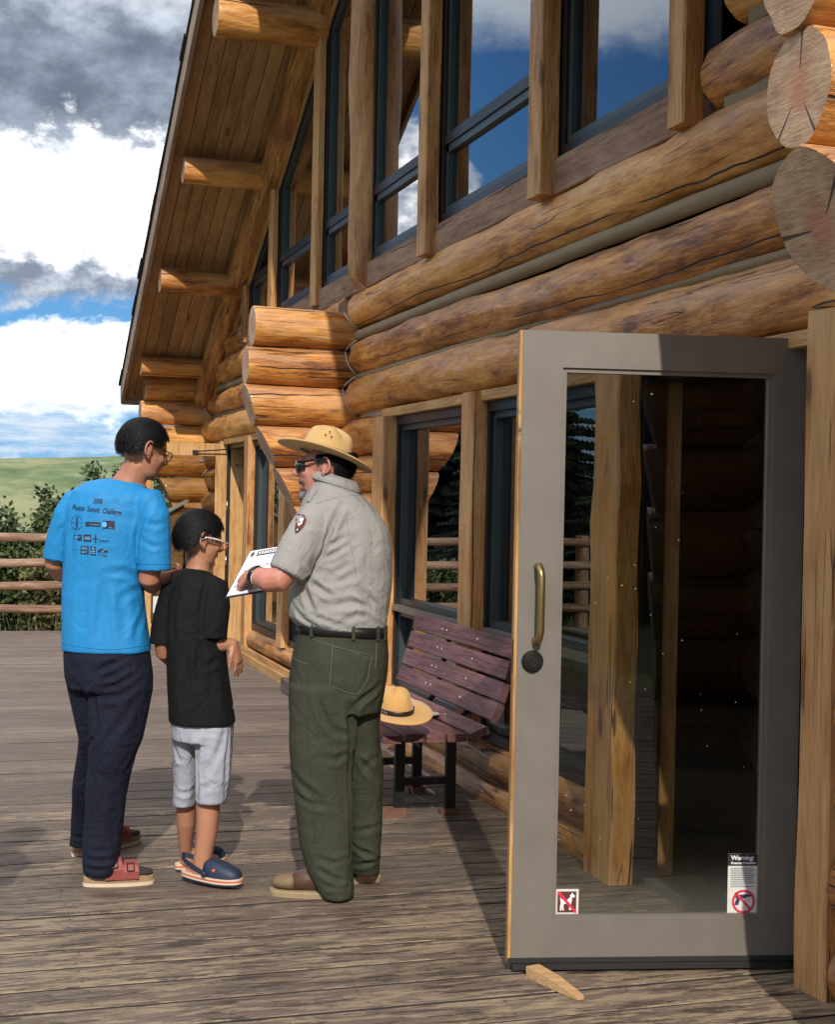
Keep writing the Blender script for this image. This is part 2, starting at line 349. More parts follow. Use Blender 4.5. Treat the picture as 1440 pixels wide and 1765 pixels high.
def glassmat(name, tint, f0, powr, dust=0.0):
    m = bpy.data.materials.new(name); m.use_nodes = True
    n = N(m.node_tree); n.n.clear()
    fc = n.add('ShaderNodeLayerWeight', {'Blend': .5}).outputs['Facing']
    fr = n.m('ADD', f0, n.m('MULTIPLY', n.m('POWER', fc, powr), 1 - f0), clamp=True)
    tr = n.add('ShaderNodeBsdfTransparent', {'Color': tint + (1,)})
    gl = n.add('ShaderNodeBsdfGlossy', {'Color': (.95, .97, 1.0, 1), 'Roughness': .0})
    mx = n.add('ShaderNodeMixShader', {0: fr}); n.l.new(tr.outputs[0], mx.inputs[1]); n.l.new(gl.outputs[0], mx.inputs[2])
    out = mx.outputs[0]
    if dust:
        oc = n.add('ShaderNodeTexCoord').outputs['Object']
        vo = n.add('ShaderNodeTexVoronoi', {'Vector': oc, 'Scale': 22.0}).outputs['Distance']
        dots = n.m('SUBTRACT', 1.0, n.ss(n.m('ADD', vo, n.m('MULTIPLY', n.noise(oc, 3, 3), .16)), .10, .125))
        film = n.m('MULTIPLY', n.ss(n.noise(oc, 2.2, 6, .7), .5, .9), dust * .12)
        sz = n.add('ShaderNodeSeparateXYZ', {0: oc}).outputs[2]
        low = n.m('MULTIPLY', n.m('SUBTRACT', 1.0, n.ss(n.m('ADD', sz, n.m('MULTIPLY', n.noise(oc, 30, 4), .05)), .16, .42)), dust * 2.2)
        df = n.add('ShaderNodeBsdfDiffuse', {'Color': (.55, .55, .46, 1)})
        m2 = n.add('ShaderNodeMixShader', {0: n.m('ADD', n.m('MULTIPLY', dots, dust * 12), n.m('ADD', film, low), clamp=True)})
        n.l.new(out, m2.inputs[1]); n.l.new(df.outputs[0], m2.inputs[2]); out = m2.outputs[0]
    n.l.new(out, n.add('ShaderNodeOutputMaterial').inputs[0])
    return m
M['glass'] = glassmat('window_glass', (.40, .44, .44), .09, 2.5)
M['doorglass'] = glassmat('door_glass', (.50, .51, .47), .03, 4.0, .035)

# ------------------------------------------------------------------ object helpers
def tag(o, label=None, cat=None, group=None, kind=None):
    if label: o['label'] = label
    if cat: o['category'] = cat
    if group: o['group'] = group
    if kind: o['kind'] = kind
    return o
def empty(name, loc=(0, 0, 0), parent=None):
    o = bpy.data.objects.new(name, None); o.location = loc; COL.objects.link(o); o.empty_display_size = .2
    if parent: o.parent = parent; o.matrix_parent_inverse = WM(parent).inverted()
    return o
def obj(name, verts, faces, m, parent=None, smooth=False, mi=None, origin=None, auto=False):
    me = bpy.data.meshes.new(name)
    vs = [Vector(v) for v in verts]
    me.from_pydata([tuple(v) for v in vs], [], faces)
    ms = m if isinstance(m, (list, tuple)) else [m]
    for x in ms: me.materials.append(x)
    if mi is not None: me.polygons.foreach_set('material_index', mi)
    if smooth: me.polygons.foreach_set('use_smooth', [True] * len(me.polygons))
    me.update()
    o = bpy.data.objects.new(name, me); COL.objects.link(o)
    if parent is not None: o.parent = parent; o.matrix_parent_inverse = WM(parent).inverted()
    return o
def WM(o):
    m_ = o.matrix_basis.copy()
    return m_ if o.parent is None else WM(o.parent) @ o.matrix_parent_inverse @ m_
class G:
    """a collector of simple solids that become one mesh"""
    def __init__(s): s.v = []; s.f = []; s.mi = []
    def quad(s, a, b, c, d, k=0):
        i = len(s.v); s.v += [Vector(a), Vector(b), Vector(c), Vector(d)]; s.f.append((i, i + 1, i + 2, i + 3)); s.mi.append(k)
    def tri(s, a, b, c, k=0):
        i = len(s.v); s.v += [Vector(a), Vector(b), Vector(c)]; s.f.append((i, i + 1, i + 2)); s.mi.append(k)
    def hexa(s, p, k=0):       # 8 points: bottom 0-3, top 4-7
        i = len(s.v); s.v += [Vector(q) for q in p]
        for f in ((3, 2, 1, 0), (4, 5, 6, 7), (0, 1, 5, 4), (1, 2, 6, 5), (2, 3, 7, 6), (3, 0, 4, 7)):
            s.f.append(tuple(i + j for j in f)); s.mi.append(k)
    def box(s, x0, x1, y0, y1, z0, z1, k=0):
        s.hexa([(x0, y0, z0), (x1, y0, z0), (x1, y1, z0), (x0, y1, z0), (x0, y0, z1), (x1, y0, z1), (x1, y1, z1), (x0, y1, z1)], k)
    def obox(s, c, ax, ay, az, k=0):   # centre and three half-axes
        c = Vector(c); P = []
        for sz in (-1, 1):
            for sx, sy in ((-1, -1), (1, -1), (1, 1), (-1, 1)): P.append(c + ax * sx + ay * sy + az * sz)
        s.hexa(P, k)
    def prism(s, pts, off, k=0):       # polygon extruded by off
        off = Vector(off); i = len(s.v); n = len(pts)
        s.v += [Vector(p) for p in pts] + [Vector(p) + off for p in pts]
        s.f.append(tuple(i + j for j in range(n))[::-1]); s.f.append(tuple(i + n + j for j in range(n))); s.mi += [k, k]
        for j in range(n):
            s.f.append((i + j, i + (j + 1) % n, i + n + (j + 1) % n, i + n + j)); s.mi.append(k)
    def tube(s, pts, rad_, seg=10, k=0, cap=True, flat=1.0, upv=None):
        pts = [Vector(p) for p in pts]; n = len(pts)
        rs = rad_ if isinstance(rad_, (list, tuple)) else [rad_] * n
        i = len(s.v); u0 = None
        for q in range(n):
            t = (pts[min(q + 1, n - 1)] - pts[max(q - 1, 0)]).normalized()
            ref = upv or (Vector((0, 0, 1)) if abs(t.z) < .9 else Vector((1, 0, 0)))
            a = t.cross(ref).normalized() if u0 is None or upv else (u0 - t * u0.dot(t)).normalized()
            u0 = a; b = t.cross(a)
            for j in range(seg):
                th = 2 * pi * j / seg
                s.v.append(pts[q] + a * cos(th) * rs[q] + b * sin(th) * rs[q] * flat)
        for q in range(n - 1):
            for j in range(seg):
                s.f.append((i + q * seg + j, i + q * seg + (j + 1) % seg, i + (q + 1) * seg + (j + 1) % seg, i + (q + 1) * seg + j)); s.mi.append(k)
        if cap:
            s.f.append(tuple(i + j for j in range(seg))[::-1]); s.mi.append(k)
            s.f.append(tuple(i + (n - 1) * seg + j for j in range(seg))); s.mi.append(k)
    def rings(s, rings, k=0, cap=True, closed=True):
        i = len(s.v); n = len(rings[0])
        for r in rings: s.v += [Vector(p) for p in r]
        for q in range(len(rings) - 1):
            for j in range(n if closed else n - 1):
                s.f.append((i + q * n + j, i + q * n + (j + 1) % n, i + (q + 1) * n + (j + 1) % n, i + (q + 1) * n + j)); s.mi.append(k)
        if cap:
            s.f.append(tuple(i + j for j in range(n))[::-1]); s.mi.append(k)
            s.f.append(tuple(i + (len(rings) - 1) * n + j for j in range(n))); s.mi.append(k)
    def ell(s, c, ax, ay, az, nu=14, nv=9, k=0):
        c = Vector(c); R_ = []
        for a in range(1, nv):
            ph = pi * a / nv
            R_.append([c + az * -cos(ph) + (ax * cos(2 * pi * j / nu) + ay * sin(2 * pi * j / nu)) * sin(ph) for j in range(nu)])
        s.rings(R_, k)
    def make(s, name, m, parent=None, smooth=False):
        return obj(name, s.v, s.f, m, parent, smooth, s.mi)

def oriented(name, m, parent, p0, xdir, zdir=UP):
    """empty mesh object holder: returns matrix for local frame with X along xdir"""
    x = Vector(xdir).normalized()
    if abs(x.z) > .95: zdir = Vector((-1, 0, 0))
    z = (Vector(zdir) - x * x.dot(Vector(zdir))).normalized(); y = z.cross(x)
    mt = Matrix((x, y, z)).transposed().to_4x4(); mt.translation = Vector(p0)
    return mt
def place(o, mt, parent):
    if parent is not None: o.parent = parent; o.matrix_parent_inverse = WM(parent).inverted()
    o.matrix_basis = mt

def log(name, p0, p1, r0, r1, parent, m='log', seed=0, slant0=0.0, slant1=0.0, seg=26, rough=.03, bow=.012, flatz=None, endm='end', step=.11, facet=.02):
    """a peeled log from p0 to p1, grain along local X; slant = shift of the end per metre of height"""
    p0 = Vector(p0); p1 = Vector(p1); L = (p1 - p0).length; n = max(3, int(L / step))
    sd = seed * 7.13 + 1.7; V = []; Fc = []; MI = []
    rings = []
    xs = [0, .012] + [L * i / n for i in range(1, n)] + [L - .012, L]
    for q, x in enumerate(xs):
        t = x / L; r = r0 + (r1 - r0) * t
        if q == 0 or q == len(xs) - 1: r *= .965
        by = noise.noise(Vector((x * .35, sd, 0))) * bow * 2; bz = noise.noise(Vector((x * .35, sd, 9))) * bow * 2
        rg = []
        for j in range(seg):
            th = 2 * pi * j / seg
            dn = noise.noise(Vector((x * 1.7, cos(th) * 1.1 + sd, sin(th) * 1.1))) * rough + noise.noise(Vector((x * 5 + 3, cos(th) * 2.4 + sd, sin(th) * 2.4))) * rough * .45
            fc = abs(noise.noise(Vector((x * .8, cos(th) * 2.1, sin(th) * 2.1 + sd)))) * facet
            rr_ = r * (1 + dn * 2 - fc)
            y = cos(th) * rr_ + by; z = sin(th) * rr_ + bz
            if flatz is not None and z < flatz: z = flatz
            xx = x
            if q <= 1: xx += slant0 * z
            if q >= len(xs) - 2: xx += slant1 * z
            rg.append((xx, y, z))
        rings.append(rg)
    g_ = G(); g_.rings(rings, 0, False)
    for ri, rev in ((0, True), (len(rings) - 1, False)):
        rg = rings[ri]; c = Vector((0, 0, 0))
        for p in rg: c += Vector(p)
        c /= seg; i = len(g_.v); g_.v += [Vector(p) for p in rg] + [c]
        for j in range(seg):
            f = (i + j, i + (j + 1) % seg, i + seg); g_.f.append(f[::-1] if rev else f); g_.mi.append(1)
    me = bpy.data.meshes.new(name); me.from_pydata([tuple(v) for v in g_.v], [], g_.f)
    me.materials.append(M[m]); me.materials.append(M[endm]); me.polygons.foreach_set('material_index', g_.mi)
    sm = [k == 0 for k in g_.mi]; me.polygons.foreach_set('use_smooth', sm); me.update()
    o = bpy.data.objects.new(name, me); COL.objects.link(o)
    place(o, oriented(name, m, parent, p0, p1 - p0), parent)
    return o

def plank(name, p0, p1, wdir, wid, thk, parent, m, seed=0, rough=0.0, bev=.004, both=None):
    """a board with its length along local X (p0 -> p1 is the centre line), width along wdir"""
    p0 = Vector(p0); p1 = Vector(p1); L = (p1 - p0).length; x = (p1 - p0).normalized()
    y = (Vector(wdir) - x * x.dot(Vector(wdir))).normalized(); z = x.cross(y)
    n = max(1, int(L / .16)) if rough else 1
    R_ = []
    for i in range(n + 1):
        t = L * i / n
        a = noise.noise(Vector((t * 1.9, seed * 3.3, 1))) * rough + noise.noise(Vector((t * 6, seed * 3.3, 4))) * rough * .4
        b_ = noise.noise(Vector((t * 1.9, seed * 3.3, 7))) * rough + noise.noise(Vector((t * 6, seed * 3.3, 8))) * rough * .4
        w1 = wid / 2 + a; w0 = -wid / 2 + b_; h = thk / 2
        R_.append([(t, w0 + bev, -h), (t, w1 - bev, -h), (t, w1, -h + bev), (t, w1, h - bev), (t, w1 - bev, h), (t, w0 + bev, h), (t, w0, h - bev), (t, w0, -h + bev)])
    g_ = G(); g_.rings(R_, 0, True)
    me = bpy.data.meshes.new(name); me.from_pydata([tuple(v) for v in g_.v], [], g_.f); me.materials.append(M[m] if isinstance(m, str) else m); me.update()
    o = bpy.data.objects.new(name, me); COL.objects.link(o)
    mt = Matrix((x, y, z)).transposed().to_4x4(); mt.translation = p0
    place(o, mt, parent)
    return o
def gobj(g_, name, m, parent=None, smooth=False):
    ms = [M[k] for k in (m if isinstance(m, (list, tuple)) else [m])]
    return g_.make(name, ms, parent, smooth)
# ================================================================== terrain and hill
def hill_h(x, y):
    d = sqrt(x * x + y * y)
    base = -1.1 - 5.5 * min(1, max(0, (d - 25) / 150)) ** 1.0
    ridge = 0
    if y > 180:
        t = min(1, (y - 180) / 640); ridge = (24.5 + .05 * max(-150, min(150, x - 20)) + 2.2 * noise.noise(Vector((x * .006, 3, 0)))) * (t * t * (3 - 2 * t))
        if y > 820: ridge -= (y - 820) * .012
    return base + ridge + (noise.noise(Vector((x * .02, y * .02, 2))) * 1.6 * min(1, max(0, (d - 60) / 200))) + noise.noise(Vector((x * .3, y * .3, 5))) * .08
def groundmat():
    m, n, b = mat('grass_ground'); P_ = n.add('ShaderNodeNewGeometry').outputs['Position']
    a = n.noise(n.scl(P_, (.012, .004, .012)), 1.0, 8, .65); c = n.noise(n.scl(P_, (.12, .03, .12)), 1.0, 6, .7); d = n.noise(P_, 3.0, 4)
    t = n.m('ADD', n.m('MULTIPLY', a, .6), n.m('ADD', n.m('MULTIPLY', c, .4), n.m('MULTIPLY', d, .08)))
    cr = n.add('ShaderNodeValToRGB', {'Fac': t}); e = cr.color_ramp.elements
    e[0].position = .42; e[0].color = (.05, .088, .026, 1); e[1].position = .60; e[1].color = (.215, .22, .095, 1)
    q = e.new(.51); q.color = (.098, .145, .045, 1)
    bare = n.ss(n.noise(n.scl(P_, (.03, .012, .03), (5, 2, 0)), 1.0, 6, .7), .60, .68)
    shrub = n.ss(n.noise(n.scl(P_, (.35, .12, .3), (1, 9, 0)), 1.0, 4, .6), .60, .66)
    col = n.mix(n.m('MULTIPLY', bare, .5), cr.outputs[0], (.36, .33, .22))
    col = n.mix(n.m('MULTIPLY', shrub, .6), col, (.05, .07, .03))
    setb(n, b, col=col, rough=.95); bump(n, b, c, .5, .3)
    return m
M['ground'] = groundmat()
def grid(name, xs, ys, m, kind='structure'):
    V = [(x, y, hill_h(x, y)) for y in ys for x in xs]; nx = len(xs)
    Fc = [(j * nx + i, j * nx + i + 1, (j + 1) * nx + i + 1, (j + 1) * nx + i) for j in range(len(ys) - 1) for i in range(nx - 1)]
    return tag(obj(name, V, Fc, m, None, True), None, None, None, kind)
def grade(a, b, n, p=2.2):
    return [a + (b - a) * (i / n) ** p for i in range(n + 1)]
xs = sorted(set([-x for x in grade(0, 3200, 42)] + grade(0, 3200, 42)))
ys = sorted(set([-y for y in grade(0, 3200, 20)] + grade(0, 170, 40, 1.6)))
grid('ground', xs, ys, M['ground'])
xh = sorted(set([-x for x in grade(0, 3200, 60, 1.6)] + grade(0, 3200, 60, 1.6)))
grid('hill', xh, [170 + i * 14 for i in range(62)] + [1060, 1150, 1300, 1600, 2200, 3200], M['ground'])

# ================================================================== deck
deck = tag(empty('deck', (0, 0, 0)), kind='structure')
g_ = G(); g_.box(-6.9, 6.2, -3.2, 16.36, -.60, -.045)
for k in range(5): g_.box(-6.4 + k * 1.4, -6.3 + k * 1.4, 16.2, 16.3, -1.4, -.06)
gobj(g_, 'deck_frame', 'deckdark', deck)
PIT = .197; rnd = random.Random(4)
yy = -3.1; k = 0
while yy < 16.38:
    w_ = PIT - .014 - rnd.random() * .004
    z0 = -.020 + rnd.uniform(-.001, .001); tl = rnd.uniform(-.001, .001)
    if yy > 1.6 or k % 1 == 0:
        db_ = plank('deck_board', (-6.95, yy + w_ / 2, z0 - .0), (0.0 if yy > 3.0 and yy < 15.9 else .0, yy + w_ / 2 + rnd.uniform(-.0015, .0015), z0 + tl), (0, 1, 0), w_, .04, deck, 'deck', k, .0022, .0025)
    db_.data.materials.append(M['deckdark'])
    mi_ = [0] * len(db_.data.polygons)
    for q_, p_ in enumerate(db_.data.polygons):
        if abs(p_.normal.y) > .9: mi_[q_] = 1  # board sides take the dark colour that paints shade into the gaps
    db_.data.polygons.foreach_set('material_index', mi_)
    yy += PIT; k += 1

g_ = G(); rs = random.Random(3)
for kk in range(k):
    yb = -3.1 + kk * PIT
    if yb < 2 or yb > 12: continue
    for xj in range(12):
        for dy in (.04, .145):
            if rs.random() < .12: continue
            c = Vector((-.25 - xj * .406 + rs.uniform(-.012, .012), yb + dy + rs.uniform(-.008, .008), .0018))
            g_.v += [c + Vector((cos(a * pi / 3) * .0042, sin(a * pi / 3) * .0042, 0)) for a in range(6)]; i_ = len(g_.v) - 6
            g_.f.append(tuple(range(i_, i_ + 6))); g_.mi.append(0)
gobj(g_, 'deck_screws', 'deckdark', deck)['kind'] = 'stuff'
# ================================================================== the log lodge
lodge = tag(empty('log_lodge', (0, 9.75, 0)), 'log lodge with glazed gable wall and flared corner logs beside the wooden deck', 'building')
YR = 9.15
def zs(Y): return 4.53 - .518 * (Y - 12.78) if Y > YR else 4.53 - .518 * (YR - 12.78) - .518 * (YR - Y)
Yc1, Yc2, Yc3 = 3.10, 9.98, 16.2          # cross walls

# long wall logs above the ground-floor windows
sd = 0
for (ya, yb) in ((9.85, 2.3), (16.2, 10.05)):
    log('wall_log', (.025, ya, 2.845), (.025, yb, 2.855), .135, .152, lodge, 'log', sd + 1, rough=.055, facet=.11, seg=40, step=.06)
    log('wall_log', (.025, ya, 2.515), (.025, yb, 2.52), .128, .135, lodge, 'log', sd + 2, rough=.055, facet=.11, seg=40, step=.06)
    log('wall_log', (.025, ya, 2.245), (.025, yb, 2.24), .142, .15, lodge, 'log', sd + 3, rough=.055, facet=.11, seg=40, step=.06, flatz=-.135)
    for z, r in ((2.672, .036), (2.383, .020)):
        log('chinking', (-.022, ya, z), (-.022, yb, z), r, r, lodge, 'chink', sd + 4, rough=.04, bow=.006, endm='chink')
    sd += 11
# logs between the near window and the near corner, and above the far door
for i, z in enumerate((3.12, 3.39, 3.67, 3.95)):
    log('wall_log', (.03, 4.80 - i * .16, z), (.03, 2.3, z + .01), .138, .145, lodge, 'log', 40 + i, rough=.055, facet=.11, seg=40, step=.06)
    g_ = G(); g_.box(-.055, .05, 2.3, 4.70 - i * .16, z - .165, z - .11); gobj(g_, 'chinking', 'chink', lodge)
for i, (z, y0) in enumerate(((3.10, 13.98), (3.36, 14.55))):
    log('wall_log', (.03, y0, z), (.03, 16.3, z), .135, .135, lodge, 'log', 50 + i, rough=.045, facet=.05)
# ground-floor wall logs at the near corner
for i in range(8):
    z = .09 + i * .268
    log('wall_log', (.04, 3.875, z), (.04, 2.3, z), .140, .145, lodge, 'log', 60 + i, rough=.05, facet=.06)
g_ = G(); g_.box(.0, .2, 2.3, 3.93, -.05, 2.2); gobj(g_, 'wall_core', 'caulk', lodge)
# wall logs either side of the middle cross wall and by the far corner
for i in range(8):
    z = .09 + i * .268
    log('wall_log', (.03, 9.05, z), (.03, 9.95, z), .140, .140, lodge, 'log', 70 + i, rough=.05, facet=.06)
    log('wall_log', (.03, 10.0, z), (.03, 10.55, z), .140, .140, lodge, 'log', 80 + i, rough=.05)
    log('wall_log', (.03, 15.1, z), (.03, 16.3, z), .140, .140, lodge, 'log', 90 + i, rough=.05)
g_ = G()
for a, b_ in ((9.05, 10.5), (15.1, 16.2)): g_.box(.0, .2, a, b_, -.05, 2.2)
gobj(g_, 'wall_core', 'caulk', lodge)
# low logs and skirting under the windows
for (ya, yb) in ((5.42, 9.1), (10.5, 13.5)):
    log('sill_log', (.0, yb, .185), (.0, ya, .185), .098, .105, lodge, 'log', 101 + ya, rough=.05)
    if ya < 8: log('sill_log', (-.02, yb, .03), (-.02, ya, .03), .085, .09, lodge, 'log', 102 + ya, rough=.05)
    else:
        plank('skirting_board', (-.135, ya, .035), (-.135, yb, .035), (0, 0, 1), .075, .03, lodge, 'trim', 3, .003)
        plank('skirting_board', (-.105, ya, .095), (-.105, yb, .095), (0, 0, 1), .05, .03, lodge, 'trim', 5, .003)
plank('kerb_board', (-.20, 10.0, .055), (-.20, 11.15, .055), (0, 0, 1), .11, .10, lodge, 'brownboard', 3, .003)

# cross-wall logs that run out of the wall and flare (the corbelled corners)
corb = [(2.70, .76, 0, .135), (2.435, .80, 0, .132), (2.165, .775, .28, .140), (1.88, .655, .50, .140), (1.60, .52, .50, .138), (1.33, .40, .38, .137), (1.06, .31, .28, .136), (.79, .25, .1, .136), (.52, .20, 0, .136), (.25, .20, 0, .136), (.0, .20, 0, .13)]
def corner(Y, sd, dz=0.0, near=False, near_top=True):
    sk = 1.0
    for i, (z, n_, sl_, r) in enumerate(corb):
        if z + dz < -.02: continue
        lg = log('corner_log', (.75, Y, z + dz), (-n_, Y, z + dz), r - .004, r + .004, lodge, 'log', sd + i, slant1=sl_, rough=.035, seg=30, facet=.04)
        if dz == 0 and i < 7:        # caulk line where the wall logs are scribed over this one
            pass
    return
corner(Yc2, 200)
corner(Yc3 - .05, 220, -.02)
for i, (z, n_, sl_) in enumerate(((2.845, .76, 0), (2.545, .745, .0), (2.215, .67, .5), (1.90, .47, .3), (1.64, .46, .2), (1.38, .45, .1), (1.12, .44, .1), (.87, .42, 0), (.6, .41, 0), (.33, .40, 0), (.06, .40, 0))):
    log('corner_log', (.75, Yc1, z), (-n_, Yc1, z), .150 if i == 2 else .142, .182 if i == 2 else .150, lodge, 'log', 240 + i, slant1=sl_, rough=.045, seg=36, facet=.04)
for i, z in enumerate((3.14, 3.42)): log('corner_log', (.75, Yc1, z), (-.80, Yc1, z), .14, .145, lodge, 'log', 260 + i, rough=.04)
# pale caulk lines scribed round the corner logs
def scribe(Y, rows, wz):
    for (zc, rc) in rows:
        for (zw, rw) in wz:
            lo = max(zc - rc, zw - rw) + .006; hi = min(zc + rc, zw + rw) - .006
            if hi - lo < .04: continue
            pts = []
            for j in range(9):
                z = lo + (hi - lo) * j / 8
                pts.append((.03 - sqrt(max(0, rw * rw - (z - zw) ** 2)) - .004, Y - sqrt(max(0, rc * rc - (z - zc) ** 2)) - .004, z))
            g_ = G(); g_.tube(pts, .0075, 6); gobj(g_, 'caulk_line', 'caulk', lodge, True)
wz = [(.09 + i * .268, .141) for i in range(8)] + [(2.245, .146), (2.515, .132), (2.85, .14)]
scribe(Yc2, [(z, r) for z, n_, s_, r in corb], wz)
scribe(Yc3 - .05, [(z - .02, r) for z, n_, s_, r in corb[:4]], wz)

# roof: soffit boards, roof panel, fascia, shingles, purlins, rake beam
def novh(Y): return .95 + .03 * max(0, min(1, (16.5 - Y) / 6)) + (.06 if Y < 9 else 0)
Ea, Eb = 2.95, 16.52
def slopebox(name, n0, n1, Y0, Y1, z0, z1, m, parent, seed=0):
    """slab along the roof slope; z0, z1 relative to the soffit line; texture grain along X"""
    p0 = Vector((-(n0 + n1) / 2, Y0, zs(Y0) + (z0 + z1) / 2)); p1 = Vector((-(n0 + n1) / 2, Y1, zs(Y1) + (z0 + z1) / 2))
    return plank(name, p0, p1, (1, 0, 0), abs(n1 - n0), (z1 - z0) * .89, parent, m, seed, 0, .003)
for side, (Y0, Y1) in enumerate(((Eb - .02, YR), (YR, Ea))):
    for j in range(8):
        n0 = -.02 + j * .122
        slopebox('soffit_board', n0 + .0015, n0 + .1185, Y0, Y1, .002 + (j % 2) * .002, .022, 'pine', lodge, j)
    g_ = G()
    for (a, b_) in ((Y0, Y1),):
        n0, n1 = -6.2, .965
        P4 = [(-n1, a, zs(a) + .03), (-n0, a, zs(a) + .03), (-n0, b_, zs(b_) + .03), (-n1, b_, zs(b_) + .03)]
        g_.hexa(P4 + [(x, y, z + .10) for x, y, z in P4])
    gobj(g_, 'roof_panel', 'brownboard', lodge)
    # fascia along the rake
    a0 = novh(Y0); a1 = novh(Y1)
    p0 = Vector((-a0 - .012, Y0, zs(Y0) + .012)); p1 = Vector((-a1 - .012, Y1, zs(Y1) + .012))
    plank('fascia', p0, p1, (0, 0, 1), .205, .038, lodge, 'fascia', 7 + side, .003)
    g_ = G(); L = (p1 - p0).length; t = 0; i = 0; rs = random.Random(9 + side); d = (p1 - p0) / L
    while t < L:
        l_ = .28 + rs.random() * .1; o_ = rs.uniform(.035, .06)
        q0 = p0 + d * t; q1 = p0 + d * min(L, t + l_)
        for a in (q0, q1): pass
        g_.hexa([(q0.x - o_, q0.y, q0.z + .108), (q0.x + .5, q0.y, q0.z + .108), (q1.x + .5, q1.y, q1.z + .108), (q1.x - o_, q1.y, q1.z + .108),
                 (q0.x - o_, q0.y, q0.z + .134 + rs.uniform(0, .012)), (q0.x + .5, q0.y, q0.z + .134), (q1.x + .5, q1.y, q1.z + .126), (q1.x - o_, q1.y, q1.z + .126)])
        t += l_
    so_ = gobj(g_, 'shingles', 'shingle', lodge); so_['kind'] = 'stuff'
# eave boards closing the ends of the roof
for Ye in (Eb, Ea):
    plank('fascia', (-.96, Ye, zs(Ye) + .02), (6.2, Ye, zs(Ye) + .02), (0, 0, 1), .19, .03, lodge, 'fascia', 12, 0)
for i, (Y, z, r, ne) in enumerate(((10.95, 5.17, .150, .90), (12.74, 4.40, .118, .87), (14.15, 3.625, .122, .87), (15.66, 2.93, .102, .86), (9.15, 6.2, .15, .9), (7.3, 5.20, .14, .9), (5.6, 4.35, .13, .9), (3.9, 3.48, .12, .9))):
    log('roof_purlin', (.6, Y, z - .03), (-ne, Y, z - .03), r, r * 1.02, lodge, 'log', 300 + i, rough=.03, seg=30)
for (Y0, Y1) in ((16.15, YR), (YR, 2.5)):
    log('rake_beam', (-.085, Y0, zs(Y0) - .20), (-.085, Y1, zs(Y1) - .20), .135, .14, lodge, 'post', 320 + int(Y0), rough=.035)
    plank('rake_trim', (-.02, Y0 - .3, zs(Y0 - .3) - .37), (-.02, Y1, zs(Y1) - .37), (0, 0, 1), .12, .07, lodge, 'trim', 4, .002)

# ---- upper windows
plank('sill_board', (-.035, 14.0, 3.035), (-.035, 4.85, 3.035), (0, 0, 1), .165, .09, lodge, 'sill', 5, .004)
posts = [(4.84, 4.985, .09), (6.22, 6.39, .10), (7.99, 8.15, .09), (10.83, 11.02, .06), (12.50, 12.66, .06), (13.78, 13.95, .05)]
for i, (a, b_, dep) in enumerate(posts):
    top = zs((a + b_) / 2) - (.33 if a < 9 else .42)
    plank('window_post', (-.055 - dep / 2, (a + b_) / 2, 2.95 if i < 3 else 3.0), (-.055 - dep / 2, (a + b_) / 2, top), (0, 1, 0), (b_ - a) * .92, dep, lodge, 'post', 20 + i, .010, .008)
log('window_post', (-.06, 9.60, 2.93), (-.06, 9.60, zs(9.6) - .2), .115, .11, lodge, 'post', 330, slant0=.9, rough=.05, bow=.02)
g_ = G(); g_.box(.0, .01, 9.50, 9.72, 3.11, 5.7); gobj(g_, 'jamb_board', 'dmetal', lodge)
g_ = G()
for a, b_, dep in posts[:5]: g_.box(.0, .01, a - .01, b_ + .01, 3.11, zs(b_) - .42)
gobj(g_, 'mullion_backing', 'dmetal', lodge)['kind'] = 'stuff'
def win_u(Ya, Yb, zbar=3.60):
    """upper window between Ya (near) and Yb (far): dark frame, sash bar, two panes, top following the roof"""
    zt = lambda Y: zs(Y) - .40
    pa = [(Ya, 3.118), (Yb, 3.118)]
    ys_ = [Yb] + ([YR] if Ya < YR < Yb else []) + [Ya]
    outer = pa + [(y, zt(y)) for y in ys_]
    cy = sum(p[0] for p in outer) / len(outer); cz = sum(p[1] for p in outer) / len(outer)
    def inset(d):
        n = len(outer); R_ = []
        for i in range(n):
            p0, p1, p2 = [Vector(outer[(i + k_) % n]) for k_ in (-1, 0, 1)]
            e1 = (p1 - p0).normalized(); e2 = (p2 - p1).normalized()
            n1 = Vector((-e1.y, e1.x)); n2 = Vector((-e2.y, e2.x)); b_ = (n1 + n2); b_ = b_ / max(.25, b_.dot(n1))
            R_.append(p1 + b_ * d)
        return R_
    A, B, C_ = inset(0), inset(.055), inset(.095)
    g_ = G(); n = len(outer)
    for ring0, ring1, x0, x1, k in ((A, B, -.050, .05, 0), (B, C_, -.035, .03, 1)):
        for i in range(n):
            j = (i + 1) % n
            a, b_, c, d = ring0[i], ring0[j], ring1[j], ring1[i]
            g_.hexa([(x0, a.x, a.y), (x0, b_.x, b_.y), (x0, c.x, c.y), (x0, d.x, d.y), (x1, a.x, a.y), (x1, b_.x, b_.y), (x1, c.x, c.y), (x1, d.x, d.y)], k)
    fr = gobj(g_, 'window', ['dmetal', 'tmetal'], lodge)
    g_ = G(); g_.box(-.046, .028, Ya + .05, Yb - .05, zbar - .03, zbar + .03, 0); g_.box(-.035, .025, Ya + .05, Yb - .05, zbar - .075, zbar - .028, 1)
    if Ya > 5.2: gobj(g_, 'sash_bar', ['dmetal', 'tmetal'], fr)
    lo = [v for v in C_]
    zl = C_[0].y
    g_ = G(); g_.quad((-.010, C_[0].x, zl), (-.010, C_[1].x, zl), (-.010, C_[1].x, zbar), (-.010, C_[0].x, zbar)); gobj(g_, 'pane', 'glass', fr)
    up = [(-.010, C_[0].x, zbar), (-.010, C_[1].x, zbar)] + [(-.010, v.x, v.y) for v in C_[2:]]
    if min(v.y for v in C_[2:]) > zbar + .02:
        obj('pane', up, [tuple(range(len(up)))], M['glass'], fr)
